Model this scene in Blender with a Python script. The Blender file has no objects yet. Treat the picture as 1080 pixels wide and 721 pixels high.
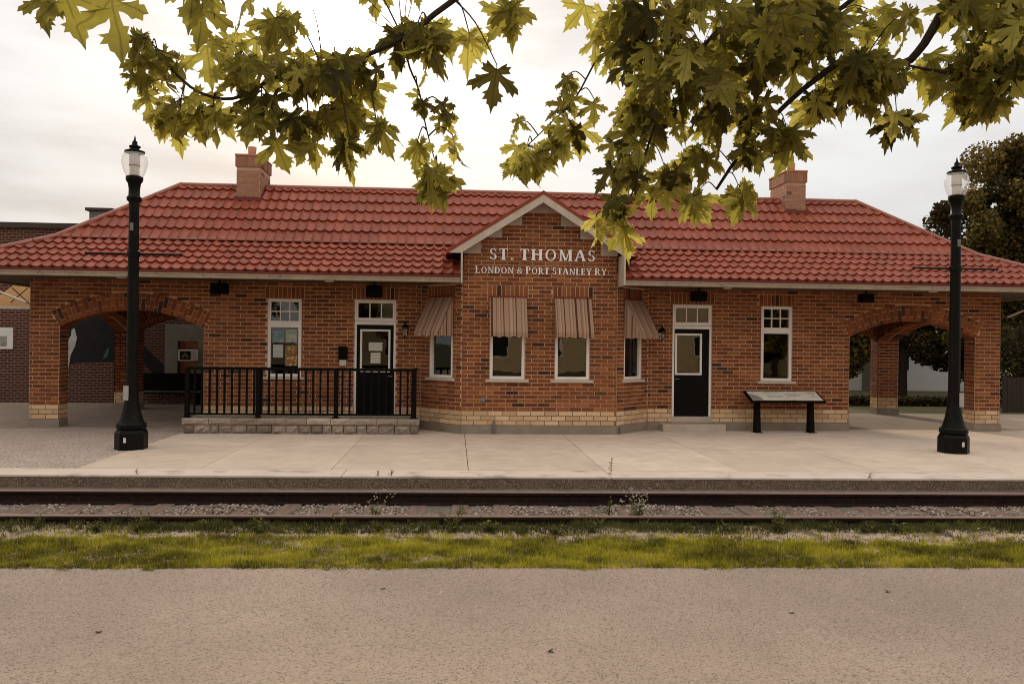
import bpy, bmesh, math, random
import numpy as np
from mathutils import Vector, Matrix
from mathutils.geometry import tessellate_polygon
rng = random.Random(7)
nr = np.random.default_rng(7)
scene = bpy.context.scene
COL = scene.collection
PI = math.pi

# ------------------------------------------------------------------ camera
YAW, ROLL = 0.0711, 0.0122
cam_d = bpy.data.cameras.new('camera'); cam = bpy.data.objects.new('camera', cam_d); COL.objects.link(cam)
cam_d.sensor_width = 36.0; cam_d.lens = 850.0 / 1080.0 * 36.0; cam_d.clip_end = 2000; cam_d.clip_start = 0.05
Fv = Vector((math.sin(YAW), math.cos(YAW), 0)); R0 = Vector((math.cos(YAW), -math.sin(YAW), 0)); U0 = Vector((0, 0, 1))
Rv = R0 * math.cos(ROLL) + U0 * math.sin(ROLL); Uv = U0 * math.cos(ROLL) - R0 * math.sin(ROLL)
M = Matrix.Identity(4)
for i in range(3):
    M[i][0] = Rv[i]; M[i][1] = Uv[i]; M[i][2] = -Fv[i]
M[0][3], M[1][3], M[2][3] = -1.915, -18.955, 2.058
cam.matrix_world = M
scene.camera = cam

# ------------------------------------------------------------------ sky, sun, exposure
SUN = Vector((-0.135, 0.925, 0.355)).normalized()          # towards the sun, low behind the station
world = bpy.data.worlds.new('World'); scene.world = world; world.use_nodes = True
wn = world.node_tree; wn.nodes.clear()
def N(tree, t, **kw):
    n = tree.nodes.new(t)
    for k, v in kw.items(): setattr(n, k, v)
    return n
def LK(tree, a, b): tree.links.new(a, b)
sky = N(wn, 'ShaderNodeTexSky', sky_type='NISHITA', sun_disc=False)
sky.sun_elevation = math.asin(SUN.z); sky.sun_rotation = math.atan2(SUN.x, SUN.y); sky.dust_density = 3.0
skm = N(wn, 'ShaderNodeMix', data_type='RGBA', blend_type='MULTIPLY'); skm.inputs[0].default_value = 1.0
LK(wn, sky.outputs[0], skm.inputs[6]); skm.inputs[7].default_value = (0.09, 0.09, 0.09, 1)
tc = N(wn, 'ShaderNodeTexCoord')
mp = N(wn, 'ShaderNodeMapping'); mp.inputs['Scale'].default_value = (1.0, 1.0, 4.5); mp.inputs['Rotation'].default_value = (0.0, 0.12, 0.3)
LK(wn, tc.outputs['Generated'], mp.inputs[0])
nz = N(wn, 'ShaderNodeTexNoise'); nz.inputs['Scale'].default_value = 2.1; nz.inputs['Detail'].default_value = 7; nz.inputs['Roughness'].default_value = 0.52
LK(wn, mp.outputs[0], nz.inputs['Vector'])
rp = N(wn, 'ShaderNodeValToRGB'); rp.color_ramp.elements[0].position = 0.33; rp.color_ramp.elements[1].position = 0.66
rp.color_ramp.elements[0].color = (0.86, 0.80, 0.78, 1); rp.color_ramp.elements[1].color = (1.42, 1.43, 1.42, 1)
e = rp.color_ramp.elements.new(0.50); e.color = (1.24, 1.21, 1.19, 1)
LK(wn, nz.outputs['Fac'], rp.inputs[0])
# overcast luminance: the standard overcast sky, zenith three times the horizon
sx = N(wn, 'ShaderNodeSeparateXYZ'); LK(wn, tc.outputs['Generated'], sx.inputs[0])
zc = N(wn, 'ShaderNodeMath', operation='MAXIMUM'); LK(wn, sx.outputs[2], zc.inputs[0]); zc.inputs[1].default_value = 0.0
zg = N(wn, 'ShaderNodeMath', operation='MULTIPLY_ADD'); LK(wn, zc.outputs[0], zg.inputs[0]); zg.inputs[1].default_value = 2 / 3; zg.inputs[2].default_value = 1 / 3
cg = N(wn, 'ShaderNodeMix', data_type='RGBA', blend_type='MULTIPLY'); cg.inputs[0].default_value = 1.0; LK(wn, rp.outputs[0], cg.inputs[6]); LK(wn, zg.outputs[0], cg.inputs[7])
mxs = N(wn, 'ShaderNodeMix', data_type='RGBA'); mxs.inputs[0].default_value = 0.94
LK(wn, skm.outputs[2], mxs.inputs[6]); LK(wn, cg.outputs[2], mxs.inputs[7])
# bright haze round the sun, seen through thin cloud
dt = N(wn, 'ShaderNodeVectorMath', operation='DOT_PRODUCT'); LK(wn, tc.outputs['Generated'], dt.inputs[0]); dt.inputs[1].default_value = SUN
def powterm(p, k):
    mx0 = N(wn, 'ShaderNodeMath', operation='MAXIMUM'); LK(wn, dt.outputs['Value'], mx0.inputs[0]); mx0.inputs[1].default_value = 0.0
    a = N(wn, 'ShaderNodeMath', operation='POWER'); LK(wn, mx0.outputs[0], a.inputs[0]); a.inputs[1].default_value = p
    b = N(wn, 'ShaderNodeMath', operation='MULTIPLY'); LK(wn, a.outputs[0], b.inputs[0]); b.inputs[1].default_value = k
    return b
t1 = powterm(120, 0.20); t2 = powterm(2200, 14.0)
ad = N(wn, 'ShaderNodeMath', operation='ADD'); LK(wn, t1.outputs[0], ad.inputs[0]); LK(wn, t2.outputs[0], ad.inputs[1])
gl = N(wn, 'ShaderNodeMix', data_type='RGBA', blend_type='MULTIPLY'); gl.inputs[0].default_value = 1.0
gl.inputs[6].default_value = (1.0, 0.96, 0.88, 1); LK(wn, ad.outputs[0], gl.inputs[7])
sm = N(wn, 'ShaderNodeMix', data_type='RGBA', blend_type='ADD'); sm.inputs[0].default_value = 1.0
LK(wn, mxs.outputs[2], sm.inputs[6]); LK(wn, gl.outputs[2], sm.inputs[7])
bg = N(wn, 'ShaderNodeBackground'); bg.inputs['Strength'].default_value = 1.0
LK(wn, sm.outputs[2], bg.inputs['Color'])
wo = N(wn, 'ShaderNodeOutputWorld'); LK(wn, bg.outputs[0], wo.inputs['Surface'])
sd = bpy.data.lights.new('sun', 'SUN'); sd.energy = 2.0; sd.angle = math.radians(6); sd.color = (1.0, 0.86, 0.66)
so = bpy.data.objects.new('sun', sd); COL.objects.link(so); so.rotation_euler = SUN.to_track_quat('Z', 'Y').to_euler(); so.location = (-8, 40, 30)
vs = scene.view_settings; vs.view_transform = 'Standard'; vs.look = 'None'; vs.gamma = 1.0; vs.exposure = 0.44; vs.use_curve_mapping = False
scene.render.engine = 'CYCLES'; scene.cycles.filter_width = 1.0

# ------------------------------------------------------------------ materials
MATS = {}
def mat(name, c1, c2=None, scale=4.0, rough=0.8, bump=0.0, bscale=60.0, metal=0.0, spec=0.3, detail=6, c3=None, s3=40.0, t3=(0.55, 0.7), stretch=None):
    """procedural: c1/c2 mixed by a noise, optional c3 speckle, bump"""
    m = bpy.data.materials.new(name); m.use_nodes = True; t = m.node_tree; b = t.nodes['Principled BSDF']
    b.inputs['Roughness'].default_value = rough; b.inputs['Metallic'].default_value = metal; b.inputs['Specular IOR Level'].default_value = spec
    co = N(t, 'ShaderNodeTexCoord'); src = co.outputs['Object']
    if stretch:
        mpn = N(t, 'ShaderNodeMapping'); mpn.inputs['Scale'].default_value = stretch; LK(t, src, mpn.inputs[0]); src = mpn.outputs[0]
    if c2 is None: c2 = tuple(x * 0.8 for x in c1)
    n1 = N(t, 'ShaderNodeTexNoise'); n1.inputs['Scale'].default_value = scale; n1.inputs['Detail'].default_value = detail; n1.inputs['Roughness'].default_value = 0.6
    LK(t, src, n1.inputs['Vector'])
    r = N(t, 'ShaderNodeValToRGB'); r.color_ramp.elements[0].position = 0.33; r.color_ramp.elements[1].position = 0.67
    r.color_ramp.elements[0].color = (*c1, 1); r.color_ramp.elements[1].color = (*c2, 1); LK(t, n1.outputs['Fac'], r.inputs[0])
    out = r.outputs[0]
    if c3:
        n3 = N(t, 'ShaderNodeTexNoise'); n3.inputs['Scale'].default_value = s3; n3.inputs['Detail'].default_value = 3; LK(t, src, n3.inputs['Vector'])
        r3 = N(t, 'ShaderNodeMapRange'); r3.inputs['From Min'].default_value = t3[0]; r3.inputs['From Max'].default_value = t3[1]; LK(t, n3.outputs['Fac'], r3.inputs['Value'])
        mx = N(t, 'ShaderNodeMix', data_type='RGBA'); LK(t, r3.outputs[0], mx.inputs[0]); LK(t, out, mx.inputs[6]); mx.inputs[7].default_value = (*c3, 1); out = mx.outputs[2]
    LK(t, out, b.inputs['Base Color'])
    if bump > 0:
        nb = N(t, 'ShaderNodeTexNoise'); nb.inputs['Scale'].default_value = bscale; nb.inputs['Detail'].default_value = 4; LK(t, src, nb.inputs['Vector'])
        bp = N(t, 'ShaderNodeBump'); bp.inputs['Strength'].default_value = bump; bp.inputs['Distance'].default_value = 0.02
        LK(t, nb.outputs['Fac'], bp.inputs['Height']); LK(t, bp.outputs[0], b.inputs['Normal'])
    MATS[name] = m
    return m
def tone_mat(name, stops, rough=0.85, nscale=30.0, namp=0.25, bump=0.3, spec=0.2, translucent=0.0):
    """colour by the per-face 'tone' attribute through a ramp, fine noise on top"""
    m = bpy.data.materials.new(name); m.use_nodes = True; t = m.node_tree; b = t.nodes['Principled BSDF']
    b.inputs['Roughness'].default_value = rough; b.inputs['Specular IOR Level'].default_value = spec
    a = N(t, 'ShaderNodeAttribute', attribute_name='tone')
    r = N(t, 'ShaderNodeValToRGB'); cr = r.color_ramp
    cr.elements[0].position = stops[0][0]; cr.elements[0].color = (*stops[0][1], 1)
    cr.elements[1].position = stops[-1][0]; cr.elements[1].color = (*stops[-1][1], 1)
    for p, c in stops[1:-1]:
        el = cr.elements.new(p); el.color = (*c, 1)
    LK(t, a.outputs['Fac'], r.inputs[0])
    geo = N(t, 'ShaderNodeNewGeometry')
    n1 = N(t, 'ShaderNodeTexNoise'); n1.inputs['Scale'].default_value = nscale; n1.inputs['Detail'].default_value = 5; LK(t, geo.outputs['Position'], n1.inputs['Vector'])
    n2 = N(t, 'ShaderNodeTexNoise'); n2.inputs['Scale'].default_value = 0.9; n2.inputs['Detail'].default_value = 5; LK(t, geo.outputs['Position'], n2.inputs['Vector'])
    ad_ = N(t, 'ShaderNodeMath', operation='ADD'); LK(t, n1.outputs['Fac'], ad_.inputs[0]); LK(t, n2.outputs['Fac'], ad_.inputs[1])
    mr = N(t, 'ShaderNodeMapRange'); mr.inputs['From Min'].default_value = 0.6; mr.inputs['From Max'].default_value = 1.4
    mr.inputs['To Min'].default_value = 1 - namp; mr.inputs['To Max'].default_value = 1 + namp; LK(t, ad_.outputs[0], mr.inputs['Value'])
    mx = N(t, 'ShaderNodeMix', data_type='RGBA', blend_type='MULTIPLY'); mx.inputs[0].default_value = 1; LK(t, r.outputs[0], mx.inputs[6]); LK(t, mr.outputs[0], mx.inputs[7])
    LK(t, mx.outputs[2], b.inputs['Base Color'])
    if bump:
        bp = N(t, 'ShaderNodeBump'); bp.inputs['Strength'].default_value = bump; bp.inputs['Distance'].default_value = 0.01; LK(t, n1.outputs['Fac'], bp.inputs['Height']); LK(t, bp.outputs[0], b.inputs['Normal'])
    if translucent:
        tr = N(t, 'ShaderNodeBsdfTranslucent'); LK(t, mx.outputs[2], tr.inputs['Color'])
        ms = N(t, 'ShaderNodeMixShader'); ms.inputs[0].default_value = translucent
        LK(t, b.outputs[0], ms.inputs[1]); LK(t, tr.outputs[0], ms.inputs[2]); LK(t, ms.outputs[0], t.nodes['Material Output'].inputs['Surface'])
    MATS[name] = m
    return m
BRICK_STOPS = [(0.0, (0.055, 0.022, 0.011)), (0.10, (0.085, 0.032, 0.014)), (0.14, (0.135, 0.040, 0.014)), (0.5, (0.190, 0.056, 0.018)), (0.85, (0.24, 0.075, 0.023)), (1.0, (0.29, 0.100, 0.033))]
tone_mat('brick_chimney', [(0, (0.12, 0.05, 0.028)), (0.3, (0.26, 0.115, 0.065)), (1, (0.37, 0.185, 0.11))])
tone_mat('brick_red', BRICK_STOPS)
tone_mat('brick_buff', [(0, (0.47, 0.295, 0.155)), (0.5, (0.56, 0.365, 0.20)), (1.0, (0.64, 0.44, 0.255))], namp=0.18)
tone_mat('tile_red', [(0, (0.215, 0.044, 0.018)), (0.5, (0.24, 0.050, 0.021)), (1, (0.265, 0.058, 0.025))], rough=0.5, nscale=6, namp=0.26, bump=0.05, spec=0.22)
tone_mat('stone', [(0, (0.12, 0.085, 0.06)), (0.5, (0.25, 0.19, 0.14)), (1, (0.38, 0.30, 0.225))], nscale=22, namp=0.4, bump=0.8)
tone_mat('ballast', [(0, (0.08, 0.055, 0.04)), (0.5, (0.235, 0.175, 0.13)), (1, (0.45, 0.36, 0.285))], nscale=40, namp=0.3)
tone_mat('grass', [(0, (0.05, 0.042, 0.010)), (0.3, (0.15, 0.13, 0.016)), (0.6, (0.38, 0.33, 0.025)), (0.9, (0.56, 0.47, 0.045)), (1, (0.50, 0.40, 0.07))], nscale=3, namp=0.3, bump=0, translucent=0.3)
tone_mat('weed', [(0, (0.035, 0.036, 0.012)), (0.5, (0.10, 0.10, 0.024)), (1, (0.21, 0.185, 0.045))], nscale=8, namp=0.25, bump=0, translucent=0.3)
tone_mat('maple_leaf', [(0, (0.07, 0.056, 0.012)), (0.45, (0.24, 0.20, 0.032)), (0.8, (0.40, 0.345, 0.06)), (1, (0.52, 0.44, 0.09))], rough=0.55, nscale=25, namp=0.25, bump=0.1, translucent=0.6)
def add_veins():
    m = MATS['maple_leaf']; t = m.node_tree; a = N(t, 'ShaderNodeAttribute', attribute_name='lp'); sp = N(t, 'ShaderNodeSeparateXYZ'); LK(t, a.outputs['Vector'], sp.inputs[0])
    ab = N(t, 'ShaderNodeMath', operation='ABSOLUTE'); LK(t, sp.outputs[0], ab.inputs[0]); last = ab.outputs[0]
    for (dx, dy) in ((.62, .47), (.35, -.12)):
        l = math.hypot(dx, dy); c1 = N(t, 'ShaderNodeMath', operation='MULTIPLY'); LK(t, ab.outputs[0], c1.inputs[0]); c1.inputs[1].default_value = dy / l
        c2 = N(t, 'ShaderNodeMath', operation='MULTIPLY_ADD'); LK(t, sp.outputs[1], c2.inputs[0]); c2.inputs[1].default_value = -dx / l; LK(t, c1.outputs[0], c2.inputs[2])
        c3 = N(t, 'ShaderNodeMath', operation='ABSOLUTE'); LK(t, c2.outputs[0], c3.inputs[0])
        mn = N(t, 'ShaderNodeMath', operation='MINIMUM'); LK(t, last, mn.inputs[0]); LK(t, c3.outputs[0], mn.inputs[1]); last = mn.outputs[0]
    mr = N(t, 'ShaderNodeMapRange'); mr.inputs['From Min'].default_value = .006; mr.inputs['From Max'].default_value = .03; mr.inputs['To Min'].default_value = .62; mr.inputs['To Max'].default_value = 1.0; LK(t, last, mr.inputs['Value'])
    for n in list(t.nodes):
        if n.type == 'MIX' and n.blend_type == 'MULTIPLY':
            outs = [l.to_socket for l in n.outputs[2].links]; v = N(t, 'ShaderNodeMix', data_type='RGBA', blend_type='MULTIPLY'); v.inputs[0].default_value = 1.0
            LK(t, n.outputs[2], v.inputs[6]); LK(t, mr.outputs[0], v.inputs[7])
            for o in outs: LK(t, v.outputs[2], o)
            break
add_veins()
tone_mat('far_leaf', [(0, (0.018, 0.015, 0.005)), (0.5, (0.07, 0.052, 0.013)), (0.8, (0.17, 0.12, 0.026)), (1, (0.30, 0.19, 0.045))], nscale=2, namp=0.3, bump=0, translucent=0.25)
tone_mat('slab', [(0, (0.50, 0.385, 0.285)), (1, (0.575, 0.45, 0.34))], nscale=3.5, namp=0.17, bump=0.06)
mat('mortar', (0.58, 0.385, 0.245), (0.44, 0.275, 0.165), 2.2, 0.95)
mat('band_mortar', (0.24, 0.14, 0.08), (0.19, 0.11, 0.06), 3, 0.95)
mat('white_paint', (0.78, 0.70, 0.62), (0.70, 0.62, 0.54), 3, 0.5)
mat('cream_paint', (0.53, 0.43, 0.33), (0.44, 0.35, 0.26), 5, 0.6)
mat('gutter_paint', (0.36, 0.27, 0.18), (0.28, 0.205, 0.135), 2.5, 0.5, c3=(0.13, 0.10, 0.07), s3=14, t3=(0.6, 0.75))
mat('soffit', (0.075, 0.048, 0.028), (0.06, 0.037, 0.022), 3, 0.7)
mat('roof_trim', (0.25, 0.047, 0.022), (0.21, 0.04, 0.02), 5, 0.5, spec=0.2)
mat('ridge_trim', (0.32, 0.12, 0.075), (0.27, 0.09, 0.055), 5, 0.45)
mat('flash_dark', (0.13, 0.022, 0.013), (0.16, 0.028, 0.016), 6, 0.5)
mat('black_paint', (0.004, 0.003, 0.002), (0.006, 0.0045, 0.003), 8, 0.6, spec=0.06)
mat('post_paint', (0.004, 0.0035, 0.0025), (0.008, 0.006, 0.004), 4, 0.45, spec=0.10, c3=(0.020, 0.015, 0.009), s3=9, t3=(0.62, 0.8))
mat('door_paint', (0.004, 0.003, 0.0025), (0.006, 0.0045, 0.004), 3, 0.5, spec=0.08)
mat('shaded_pavement', (0.30, 0.225, 0.165), (0.23, 0.17, 0.12), 1.5, 0.95, bump=0.2, bscale=40)  # darker copy of the concrete, porch shade put into its colour
mat('concrete', (0.48, 0.385, 0.295), (0.40, 0.315, 0.24), 2.0, 0.9, bump=0.15, bscale=50, c3=(0.24, 0.19, 0.145), s3=1.2, t3=(0.56, 0.72))
mat('plinth', (0.27, 0.215, 0.16), (0.20, 0.16, 0.115), 2.2, 0.9, bump=0.2, bscale=30)
mat('kerb', (0.60, 0.485, 0.38), (0.52, 0.415, 0.32), 1.4, 0.9, bump=0.15, bscale=60, c3=(0.30, 0.235, 0.175), s3=2.2, t3=(0.55, 0.75))
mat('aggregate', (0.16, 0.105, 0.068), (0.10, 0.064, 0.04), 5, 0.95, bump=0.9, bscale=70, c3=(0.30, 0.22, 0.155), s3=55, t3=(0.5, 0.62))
mat('asphalt_pink', (0.46, 0.355, 0.28), (0.38, 0.285, 0.22), 1.5, 0.95, bump=0.4, bscale=90, c3=(0.17, 0.12, 0.09), s3=26, t3=(0.50, 0.62))
mat('road', (0.50, 0.37, 0.272), (0.35, 0.256, 0.187), 0.36, 0.95, bump=1.0, bscale=100, c3=(0.17, 0.12, 0.088), s3=62, t3=(0.50, 0.72), detail=14)
tone_mat('grit', [(0, (0.10, 0.07, 0.05)), (0.35, (0.30, 0.225, 0.17)), (1, (0.66, 0.53, 0.42))], nscale=40, namp=0.2)
mat('dirt', (0.46, 0.335, 0.24), (0.29, 0.205, 0.14), 2.0, 0.98, bump=0.5, bscale=30, c3=(0.11, 0.085, 0.05), s3=6, t3=(0.5, 0.65))
mat('ballast_bed', (0.16, 0.125, 0.095), (0.09, 0.068, 0.05), 9, 0.98, bump=0.8, bscale=40)
mat('lawn', (0.055, 0.05, 0.014), (0.085, 0.07, 0.02), 3, 0.98, bump=0.6, bscale=40)
mat('rail_side', (0.022, 0.011, 0.008), (0.014, 0.008, 0.006), 6, 0.85, spec=0.1, c3=(0.045, 0.02, 0.012), s3=20, t3=(0.55, 0.75))
mat('rail_top', (0.50, 0.34, 0.27), (0.38, 0.24, 0.185), 5, 0.33, metal=0.6, stretch=(0.3, 3, 3))
mat('sleeper', (0.20, 0.13, 0.09), (0.11, 0.072, 0.05), 3, 0.95, bump=0.7, bscale=14, stretch=(8, 1, 8))
mat('bark', (0.045, 0.028, 0.018), (0.024, 0.015, 0.010), 14, 0.95, bump=0.7, bscale=30, stretch=(2, 2, 0.6))
mat('lettering', (0.88, 0.84, 0.77), (0.84, 0.79, 0.72), 4, 0.5)
mat('steel_grey', (0.20, 0.175, 0.15), (0.15, 0.13, 0.11), 5, 0.45, metal=0.3)
mat('plate', (0.30, 0.28, 0.25), (0.36, 0.33, 0.29), 30, 0.5)
mat('terracotta', (0.46, 0.20, 0.11), (0.38, 0.15, 0.08), 6, 0.8)
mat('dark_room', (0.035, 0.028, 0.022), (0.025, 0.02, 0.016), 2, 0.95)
mat('blind', (0.30, 0.27, 0.20), (0.24, 0.22, 0.16), 4, 0.9)
mat('paper', (0.62, 0.56, 0.46), (0.50, 0.44, 0.34), 9, 0.9, c3=(0.22, 0.19, 0.15), s3=60, t3=(0.58, 0.64), stretch=(0.35, 1, 2.2))
mat('poster_blue', (0.10, 0.17, 0.16), (0.26, 0.33, 0.30), 9, 0.8, c3=(0.05, 0.07, 0.07), s3=22)
mat('poster_green', (0.42, 0.42, 0.30), (0.20, 0.24, 0.15), 12, 0.8, c3=(0.55, 0.52, 0.42), s3=18)
mat('poster_grey', (0.40, 0.37, 0.34), (0.48, 0.44, 0.40), 6, 0.8, c3=(0.15, 0.13, 0.12), s3=20, t3=(0.62, 0.7))
mat('poster_orange', (0.42, 0.20, 0.03), (0.10, 0.05, 0.03), 10, 0.8, c3=(0.48, 0.42, 0.33), s3=14, t3=(0.55, 0.62))
mat('sign_print', (0.70, 0.63, 0.52), (0.64, 0.57, 0.46), 3, 0.45, c3=(0.30, 0.27, 0.22), s3=24, t3=(0.6, 0.68), stretch=(0.5, 1, 1))
mat('sign_photo', (0.16, 0.14, 0.11), (0.34, 0.31, 0.25), 9, 0.5)
mat('grey_stone', (0.24, 0.22, 0.165), (0.19, 0.17, 0.13), 4, 0.9)
mat('coping', (0.05, 0.036, 0.026), (0.04, 0.03, 0.022), 4, 0.7)
mat('mural_black', (0.010, 0.008, 0.009), (0.018, 0.014, 0.014), 5, 0.85)
mat('mural_white', (0.50, 0.48, 0.44), (0.36, 0.34, 0.31), 6, 0.85)
mat('mural_teal', (0.06, 0.11, 0.11), (0.04, 0.08, 0.08), 6, 0.85)
mat('ac_white', (0.66, 0.62, 0.56), (0.58, 0.54, 0.48), 5, 0.6)
mat('shed_white', (0.86, 0.82, 0.78), (0.80, 0.76, 0.72), 2, 0.8)
mat('tan_wall', (0.46, 0.35, 0.20), (0.40, 0.30, 0.17), 1.5, 0.9)
mat('flat_roof', (0.20, 0.18, 0.16), (0.15, 0.135, 0.12), 1, 0.9)
mat('canvas', (0.42, 0.23, 0.09), (0.36, 0.19, 0.07), 4, 0.8)
mat('car_white', (0.62, 0.60, 0.57), (0.58, 0.56, 0.53), 2, 0.3, spec=0.5)
mat('rubber', (0.015, 0.014, 0.013), None, 5, 0.9)
mat('petal', (0.44, 0.36, 0.29), (0.30, 0.22, 0.165), 20, 0.9)
mat('timber_fence', (0.045, 0.028, 0.02), (0.03, 0.019, 0.014), 5, 0.9, stretch=(6, 6, 0.6))
# striped awning cloth: stripes run down the cloth, measured across in the mesh's own x
def stripe_mat():
    m = bpy.data.materials.new('awning_cloth'); m.use_nodes = True; t = m.node_tree; b = t.nodes['Principled BSDF']; b.inputs['Roughness'].default_value = 0.9
    b.inputs['Specular IOR Level'].default_value = 0.1
    a = N(t, 'ShaderNodeAttribute', attribute_name='tone')
    r = N(t, 'ShaderNodeValToRGB'); r.color_ramp.interpolation = 'CONSTANT'; cr = r.color_ramp
    A, B, C_ = (0.38, 0.235, 0.15, 1), (0.28, 0.145, 0.085, 1), (0.095, 0.036, 0.02, 1)
    cr.elements[0].position = 0; cr.elements[0].color = A
    cr.elements[1].position = 0.30; cr.elements[1].color = B
    for p, c in ((0.40, A), (0.52, (0.45, 0.29, 0.195, 1)), (0.62, B), (0.70, A), (0.88, C_)):
        el = cr.elements.new(p); el.color = c
    LK(t, a.outputs['Fac'], r.inputs[0]); LK(t, r.outputs[0], b.inputs['Base Color'])
    tr = N(t, 'ShaderNodeBsdfTranslucent'); LK(t, r.outputs[0], tr.inputs['Color'])
    ms = N(t, 'ShaderNodeMixShader'); ms.inputs[0].default_value = 0.2
    LK(t, b.outputs[0], ms.inputs[1]); LK(t, tr.outputs[0], ms.inputs[2]); LK(t, ms.outputs[0], t.nodes['Material Output'].inputs['Surface'])
    MATS['awning_cloth'] = m
stripe_mat()
def glass_mat(name, refl, tint, ior=1.6):
    m = bpy.data.materials.new(name); m.use_nodes = True; t = m.node_tree; t.nodes.remove(t.nodes['Principled BSDF'])
    tr = N(t, 'ShaderNodeBsdfTransparent'); tr.inputs['Color'].default_value = tint
    gs = N(t, 'ShaderNodeBsdfGlossy'); gs.inputs['Roughness'].default_value = 0.015; gs.inputs['Color'].default_value = (0.9, 0.88, 0.84, 1)
    co = N(t, 'ShaderNodeTexCoord'); nn = N(t, 'ShaderNodeTexNoise'); nn.inputs['Scale'].default_value = 2.2; LK(t, co.outputs['Object'], nn.inputs['Vector'])
    bp = N(t, 'ShaderNodeBump'); bp.inputs['Strength'].default_value = 0.02; bp.inputs['Distance'].default_value = 0.05; LK(t, nn.outputs['Fac'], bp.inputs['Height']); LK(t, bp.outputs[0], gs.inputs['Normal'])
    fr = N(t, 'ShaderNodeFresnel'); fr.inputs['IOR'].default_value = ior
    ml = N(t, 'ShaderNodeMath', operation='MULTIPLY_ADD'); LK(t, fr.outputs[0], ml.inputs[0]); ml.inputs[1].default_value = 1.0; ml.inputs[2].default_value = refl
    ms = N(t, 'ShaderNodeMixShader'); LK(t, ml.outputs[0], ms.inputs[0]); LK(t, tr.outputs[0], ms.inputs[1]); LK(t, gs.outputs[0], ms.inputs[2])
    LK(t, ms.outputs[0], t.nodes['Material Output'].inputs['Surface'])
    MATS[name] = m
glass_mat('pane_glass', 0.03, (0.80, 0.77, 0.70, 1), 1.5)
def globe_mat():
    m = bpy.data.materials.new('globe_glass'); m.use_nodes = True; t = m.node_tree; t.nodes.remove(t.nodes['Principled BSDF'])
    tr = N(t, 'ShaderNodeBsdfTransparent'); tl = N(t, 'ShaderNodeBsdfTranslucent'); df = N(t, 'ShaderNodeBsdfDiffuse')
    gs = N(t, 'ShaderNodeBsdfGlossy'); gs.inputs['Roughness'].default_value = 0.05
    for q in (tl, df): q.inputs['Color'].default_value = (0.85, 0.80, 0.74, 1)
    ms = [N(t, 'ShaderNodeMixShader') for _ in range(3)]
    lw = N(t, 'ShaderNodeLayerWeight'); lw.inputs[0].default_value = 0.35
    mr = N(t, 'ShaderNodeMapRange'); mr.inputs['To Min'].default_value = 0.16; mr.inputs['To Max'].default_value = 0.60; LK(t, lw.outputs['Facing'], mr.inputs['Value'])
    ms[0].inputs[0].default_value = 0.5; LK(t, tl.outputs[0], ms[0].inputs[1]); LK(t, df.outputs[0], ms[0].inputs[2])
    LK(t, mr.outputs[0], ms[1].inputs[0]); LK(t, tr.outputs[0], ms[1].inputs[1]); LK(t, ms[0].outputs[0], ms[1].inputs[2])
    ms[2].inputs[0].default_value = 0.05; LK(t, ms[1].outputs[0], ms[2].inputs[1]); LK(t, gs.outputs[0], ms[2].inputs[2])
    LK(t, ms[2].outputs[0], t.nodes['Material Output'].inputs['Surface']); MATS['globe_glass'] = m
globe_mat()
def diffuser_mat():
    m = bpy.data.materials.new('lamp_diffuser'); m.use_nodes = True; t = m.node_tree; b = t.nodes['Principled BSDF']
    b.inputs['Base Color'].default_value = (0.75, 0.70, 0.64, 1); b.inputs['Roughness'].default_value = 0.4
    tr = N(t, 'ShaderNodeBsdfTranslucent'); tr.inputs['Color'].default_value = (0.85, 0.80, 0.74, 1)
    ms = N(t, 'ShaderNodeMixShader'); ms.inputs[0].default_value = 0.6
    LK(t, b.outputs[0], ms.inputs[1]); LK(t, tr.outputs[0], ms.inputs[2]); LK(t, ms.outputs[0], t.nodes['Material Output'].inputs['Surface'])
    MATS['lamp_diffuser'] = m
diffuser_mat()
def brick_tex_mat(name, c1, c2, mortar, axis='X', w=0.215, h=0.083):
    m = bpy.data.materials.new(name); m.use_nodes = True; t = m.node_tree; b = t.nodes['Principled BSDF']; b.inputs['Roughness'].default_value = 0.9
    co = N(t, 'ShaderNodeTexCoord'); sp = N(t, 'ShaderNodeSeparateXYZ'); LK(t, co.outputs['Object'], sp.inputs[0])
    cb = N(t, 'ShaderNodeCombineXYZ'); LK(t, sp.outputs['XYZ'.index(axis)], cb.inputs[0]); LK(t, sp.outputs[2], cb.inputs[1])
    bt = N(t, 'ShaderNodeTexBrick'); bt.inputs['Scale'].default_value = 1.0; bt.inputs['Brick Width'].default_value = w; bt.inputs['Row Height'].default_value = h; bt.inputs['Mortar Size'].default_value = 0.011
    bt.inputs['Color1'].default_value = (*c1, 1); bt.inputs['Color2'].default_value = (*c2, 1); bt.inputs['Mortar'].default_value = (*mortar, 1); LK(t, cb.outputs[0], bt.inputs['Vector'])
    LK(t, bt.outputs['Color'], b.inputs['Base Color'])
    bp = N(t, 'ShaderNodeBump'); bp.inputs['Strength'].default_value = 0.6; bp.inputs['Distance'].default_value = 0.01; bp.invert = True; LK(t, bt.outputs['Fac'], bp.inputs['Height']); LK(t, bp.outputs[0], b.inputs['Normal'])
    MATS[name] = m
brick_tex_mat('far_brick', (0.075, 0.017, 0.009), (0.04, 0.010, 0.006), (0.20, 0.12, 0.075))

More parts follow.
